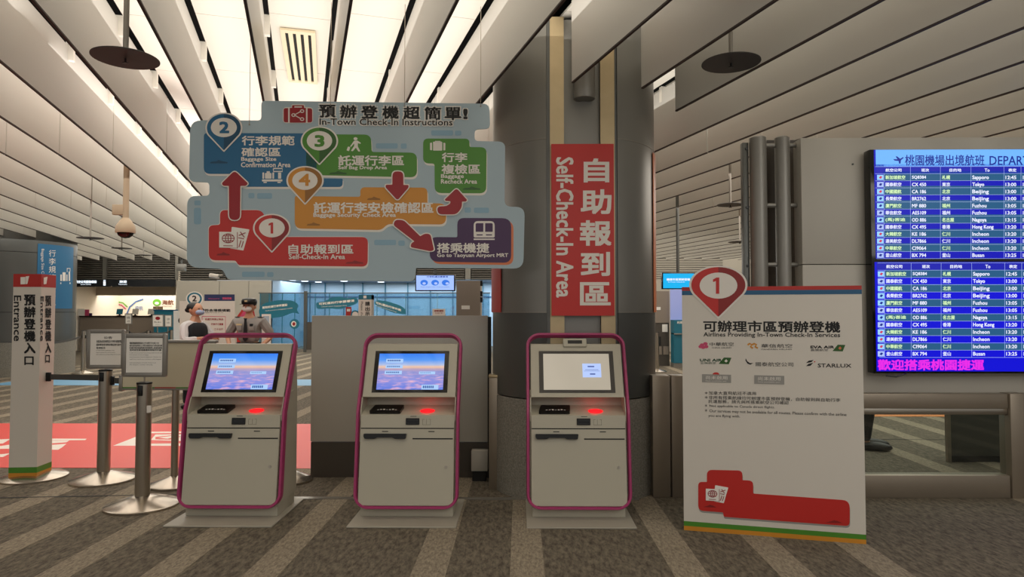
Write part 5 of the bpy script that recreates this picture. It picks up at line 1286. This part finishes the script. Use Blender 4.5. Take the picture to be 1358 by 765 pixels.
B3.poly(rect(230, 412, 246, 503.5), M['ticket'], 0, 'poster_sheet', thick=.01); B3.ell(239.5, 425, 3.2, 4, M['ink'], 1, 'poster_figure')
for p in ((240, 404), (244, 400.5), (246, 408), (242, 411)): B3.ell(p[0], p[1], 2, 1.7, M['ink'], 0, 'poster_figure')
t = thing('bullet_camera', 'white bullet camera under the lower left edge of the big sign', 'camera', (X_at(286, 14), 14, Z_at(366, 14))); bm = new(); cyl(bm, (-.13, 0, .02), (.06, 0, -.005), .045, 14); obj('camera_body', bm, M['ticket'], t, smooth=True); bm = new(); cyl(bm, (.03, 0, 0), (.15, 0, .02), .025, 10); obj('camera_arm', bm, M['alum'], t)
bm = new(); cyl(bm, (.15, 0, -.02), (.15, 0, 3.9 - t.location.z), .016, 10); obj('camera_pole', bm, M['clad2'], t)
t = thing('wall_box', 'small grey box hanging above the grey wall by the shop', 'box', (X_at(240, 22), 22, Z_at(359, 22))); bx('box_body', (-.13, .13, -.08, .08, 0, .22), M['clad'], t, .006); bx('box_hanger', (-.02, .02, -.02, .02, .22, 3.9 - t.location.z), M['clad2'], t)
# steel bin cabinet seen through the right barrier
t = thing('steel_cabinet', 'dark steel cabinet behind the glass under the display wall', 'cabinet', (X_at(1290, 6.9), 6.9, 0)); o = t.location.x
bx('cabinet_body', (X_at(1257, 6.9) - o, X_at(1345, 6.9) - o, 0, .1, .06, .95), M['clad2'], t, .006); bx('cabinet_plinth', (X_at(1259, 6.9) - o, X_at(1343, 6.9) - o, .01, .09, 0, .06), M['seam'], t); bx('cabinet_trim', (X_at(1252, 6.9) - o, X_at(1256.5, 6.9) - o, -.01, .03, 0, .95), M['steeldk'], t)
for x0 in (-26.1, 26.0): 
    w_ = struct('wall_left' if x0 < 0 else 'wall_right'); bx('wall_face', (x0, x0 + .1, -4, 33, 0, 4.1), M['wallp'], w_)


# =================================================================== PEOPLE
def skin_obj(name, J, E, m, parent, sub=1, head=None):
    names = list(J); me = bpy.data.meshes.new(name); me.from_pydata([J[n][0] for n in names], [(names.index(a), names.index(b)) for a, b in E], [])
    o = bpy.data.objects.new('tmp', me); C.objects.link(o); md = o.modifiers.new('s', 'SKIN'); sv = me.skin_vertices[0].data
    for i, n in enumerate(names):
        r = J[n][1]; sv[i].radius = r if isinstance(r, tuple) else (r, r); sv[i].use_root = (i == 0)
    s2_ = o.modifiers.new('d', 'SUBSURF'); s2_.levels = sub
    dg = bpy.context.evaluated_depsgraph_get(); rm = bpy.data.meshes.new_from_object(o.evaluated_get(dg)); bpy.data.objects.remove(o); rm.materials.clear()
    bm = new(); bm.from_mesh(rm)
    if head: head(bm)
    return obj(name, bm, m, parent, smooth=True)


def ellip(bm, c, r, u=20, v=14):
    g = bmesh.ops.create_uvsphere(bm, u_segments=u, v_segments=v, radius=1)['verts']
    for w in g: w.co = Vector((c[0] + w.co.x * r[0], c[1] + w.co.y * r[1], c[2] + w.co.z * r[2]))
    return g


def person(label, loc, rotz, Hh, arms, clothes, hair_fn, wide=1.25, stance=.10, mirror=False):
    """local frame: faces -Y. arms: {side: (elbow, wrist)}"""
    t = thing('person', label, 'person', loc, rotz); k = Hh / 1.72; t.scale = (wide * k, wide * k, k)
    V = Vector
    J = {'pel': ((0, 0, .95), (.125, .085)), 'wai': ((0, 0, 1.08), (.10, .065)), 'che': ((0, .0, 1.27), (.125, .075)), 'cla': ((0, .01, 1.38), (.085, .055)), 'nek': ((0, .0, 1.465), .052), 'hdb': ((0, -.012, 1.54), .055)}
    E = [('pel', 'wai'), ('wai', 'che'), ('che', 'cla'), ('cla', 'nek'), ('nek', 'hdb')]
    for s, sx in (('L', -1), ('R', 1)):
        el, wr = arms[s]; d = (V(wr) - V(el)).normalized(); side = d.cross(V((0, -1, 0.2))).normalized() if abs(d.y) < .9 else V((1, 0, 0))
        J.update({'sh' + s: ((sx * .165, .01, 1.365), .046), 'el' + s: (el, .038), 'wr' + s: (wr, .026), 'pa' + s: (tuple(V(wr) + d * .07), (.036, .02))})
        E += [('cla', 'sh' + s), ('sh' + s, 'el' + s), ('el' + s, 'wr' + s), ('wr' + s, 'pa' + s)]
        for i, (q, ln) in enumerate(((-.027, .068), (-.009, .078), (.009, .074), (.027, .058))):
            b = V(wr) + d * .085 + side * q; J['f%d%s' % (i, s)] = (tuple(b), .010); J['g%d%s' % (i, s)] = (tuple(b + d * ln * .55 + V((0, -.004, -.004))), .009); J['h%d%s' % (i, s)] = (tuple(b + d * ln + V((0, -.004, -.016))), .0075)
            E += [('pa' + s, 'f%d%s' % (i, s)), ('f%d%s' % (i, s), 'g%d%s' % (i, s)), ('g%d%s' % (i, s), 'h%d%s' % (i, s))]
        tb = V(wr) + d * .035 + side * .036; J['t' + s] = (tuple(tb), .011); J['u' + s] = (tuple(tb + d * .04 + side * .016), .009); E += [('wr' + s, 't' + s), ('t' + s, 'u' + s)]
        J.update({'hi' + s: ((sx * .09, .0, .90), (.088, .088)), 'kn' + s: ((sx * stance, -.01, .50), .056), 'an' + s: ((sx * stance, .02, .08), .03), 'to' + s: ((sx * (stance + .01), -.09, .035), (.022, .014))})
        E += [('pel', 'hi' + s), ('hi' + s, 'kn' + s), ('kn' + s, 'an' + s), ('an' + s, 'to' + s)]

    def head(bm):
        ellip(bm, (0, -.015, 1.615), (.076, .095, .112)); ellip(bm, (0, -.055, 1.555), (.048, .05, .045), 14, 10)
        g = bmesh.ops.create_cone(bm, segments=8, radius1=.016, radius2=.007, depth=.045, cap_ends=True)['verts']
        for w in g: w.co = Vector((w.co.x, w.co.y * .9 - .112 - .3 * (0.02 - w.co.z) * .6, w.co.z + 1.605))
        for sx in (-1, 1): ellip(bm, (sx * .078, .0, 1.605), (.012, .022, .034), 10, 8)
    body = skin_obj('body', J, E, M['skin'], t, 1, head)
    for sx in (-1, 1):
        bm = new(); ellip(bm, (sx * .03, -.099, 1.628), (.013, .009, .007), 10, 8); obj('eye', bm, M['ink'], t, smooth=True)
    bm = new(); ellip(bm, (0, -.104, 1.567), (.022, .006, .006), 10, 6); obj('mouth', bm, mat('lips', '9A5A50', .5), t, smooth=True)
    clothes(t, J, E); hair_fn(t)
    tj = {a: (J[a][0], tuple(x + .014 for x in (J[a][1] if isinstance(J[a][1], tuple) else (J[a][1],) * 2))) for a in J if a[:2] in ('pe', 'hi', 'kn', 'an')}
    tj['pel'] = ((0, 0, .98), (.152, .115)); skin_obj('trousers', {**{'pel': tj['pel']}, **{a: b for a, b in tj.items() if a != 'pel'}}, [(a, b) for a, b in E if a in tj and b in tj], M['trouser'], t)
    for s, sx in (('L', -1), ('R', 1)):
        bm = new(); ellip(bm, (sx * (stance + .01), -.05, .038), (.054, .15, .056), 16, 10)
        for w in bm.verts: w.co.z = max(w.co.z, 0.0)
        obj('shoe', bm, M['shoe'], t, smooth=True)
    return t


def torso(J, E, grow, sleeve=None, low=1.0):
    K = {'wai': ((0, 0, low), (.15 + grow, .105 + grow)), 'mid': ((0, 0, 1.12), (.142 + grow, .1 + grow)), 'che': ((0, 0, 1.28), (.172 + grow, .115 + grow)), 'cla': ((0, .01, 1.40), (.125 + grow, .09 + grow)), 'nek': ((0, .003, 1.455), (.066, .064))}
    F = [('wai', 'mid'), ('mid', 'che'), ('che', 'cla'), ('cla', 'nek')]
    for s, sx in (('L', -1), ('R', 1)):
        if sleeve is None: continue
        e = Vector(J['el' + s][0]); w = Vector(J['wr' + s][0]); sh = Vector(J['sh' + s][0]); K['sh' + s] = (tuple(sh), .078); F.append(('cla', 'sh' + s))
        if sleeve <= 1: K['el' + s] = (tuple(sh.lerp(e, sleeve)), .062); F.append(('sh' + s, 'el' + s))
        else: K['el' + s] = (tuple(e), .058); K['wr' + s] = (tuple(e.lerp(w, sleeve - 1)), .044); F += [('sh' + s, 'el' + s), ('el' + s, 'wr' + s)]
    return K, F


def guard_clothes(t, J, E):
    K, F = torso(J, E, .012, .95); sh = skin_obj('uniform_shirt', K, F, M['uni'], t)
    bm = new(); prism(bm, [(-.02, 1.42), (.02, 1.42), (.012, 1.39), (.03, 1.08), (0, 1.04), (-.03, 1.08), (-.012, 1.39)], -.135, -.118); tri(bm); obj('necktie', bm, M['black'], t)
    for sx in (-1, 1): bx('shirt_pocket', (sx * .08 - .032, sx * .08 + .032, -.135, -.118, 1.22, 1.30), M['uni'], t, .003); bx('epaulette', (sx * .15 - .03, sx * .15 + .03, -.04, .05, 1.432, 1.444), M['black'], t, .003)
    bx('name_badge', (-.115, -.045, -.139, -.128, 1.305, 1.33), M['gold'], t); bx('pen_clip', (.06, .10, -.139, -.128, 1.29, 1.33), M['black'], t)
    bm = new(); lathe(bm, [(.155, .975), (.16, .98), (.16, 1.02), (.155, 1.025)], 28, 0, 0, 1, .76); obj('belt_strap', bm, M['black'], t)
    bm = new(); ellip(bm, (0, -.085, 1.572), (.062, .048, .048)); obj('face_mask', bm, M['maskw'], t, smooth=True)
    w = Vector(J['wrR'][0]); bm = new(); cyl(bm, w - Vector((0, 0, .01)), w + Vector((0, 0, .012)), .034, 14); obj('wrist_watch', bm, M['black'], t)


def guard_hair(t):
    bm = new(); ellip(bm, (0, .005, 1.64), (.083, .098, .075))
    for w in bm.verts: w.co.z = max(w.co.z, 1.59)
    obj('hair', bm, M['hair'], t, smooth=True)
    bm = new(); lathe(bm, [(.088, 1.645), (.094, 1.66), (.098, 1.70), (.085, 1.735), (.05, 1.752), (0, 1.756)], 28, 0, -.008, 1, 1.15); c = obj('cap', bm, M['black'], t, smooth=True)
    bm = new(); prism(bm, [(-.085, -.06), (-.075, -.13), (-.035, -.165), (.035, -.165), (.075, -.13), (.085, -.06)], 1.644, 1.654, 'xy'); tri(bm); obj('cap_peak', bm, M['black'], c); bx('cap_badge', (-.016, .016, -.128, -.11, 1.685, 1.712), M['gold'], c)


person('security guard in grey shirt, black tie, cap and mask, standing hands low', (X_at(331, 11), 11, 0), 0, 1.70, dict(L=((-.30, .03, 1.13), (-.215, -.10, .98)), R=((.30, .03, 1.13), (.20, -.10, .97))), guard_clothes, guard_hair)


def woman_clothes(t, J, E):
    K, F = torso(J, E, -.012, 1.7); K['shL'] = (K['shL'][0], .058); K['shR'] = (K['shR'][0], .058); skin_obj('blouse', K, F, M['shirt'], t)
    K, F = torso(J, E, .034, None, .96); K['nek'] = ((0, .005, 1.42), (.10, .085)); skin_obj('vest', K, F, M['vest'], t)
    bm = new(); ellip(bm, (0, -.085, 1.572), (.062, .050, .048)); obj('face_mask', bm, M['mask'], t, smooth=True)


def woman_hair(t):
    bm = new(); ellip(bm, (0, .02, 1.645), (.09, .10, .098))
    for w in bm.verts:
        if w.co.z < 1.60: w.co.z = 1.60 - (1.60 - w.co.z) * .5 if w.co.y > .02 else 1.62
    obj('hair', bm, M['hair'], t, smooth=True); bm = new(); ellip(bm, (0, .12, 1.61), (.045, .042, .045), 14, 10); obj('hair_bun', bm, M['hair'], t, smooth=True)


person('woman in white blouse and black vest with a blue mask, facing right', (X_at(259, 10.6), 10.6, 0), math.radians(68), 1.64, dict(L=((-.22, -.06, 1.12), (-.08, -.27, 1.16)), R=((.24, -.08, 1.12), (.08, -.30, 1.15))), woman_clothes, woman_hair)


def plain_clothes(t, J, E):
    K, F = torso(J, E, .014, 1.8); skin_obj('jacket', K, F, M['vest'], t)


def short_hair(t):
    bm = new(); ellip(bm, (0, .01, 1.645), (.084, .10, .09))
    for w in bm.verts:
        if w.co.z < 1.62: w.co.z = 1.62 if w.co.y < .02 else max(w.co.z, 1.56)
    obj('hair', bm, M['hair'], t, smooth=True)


person('person in black trousers and shoes standing behind the display wall', (X_at(1146, 7.6), 7.6, 0), math.radians(70), 1.72, dict(L=((-.25, .02, 1.12), (-.22, -.08, .88)), R=((.25, .02, 1.12), (.22, -.08, .88))), plain_clothes, short_hair, 1.2, .08)
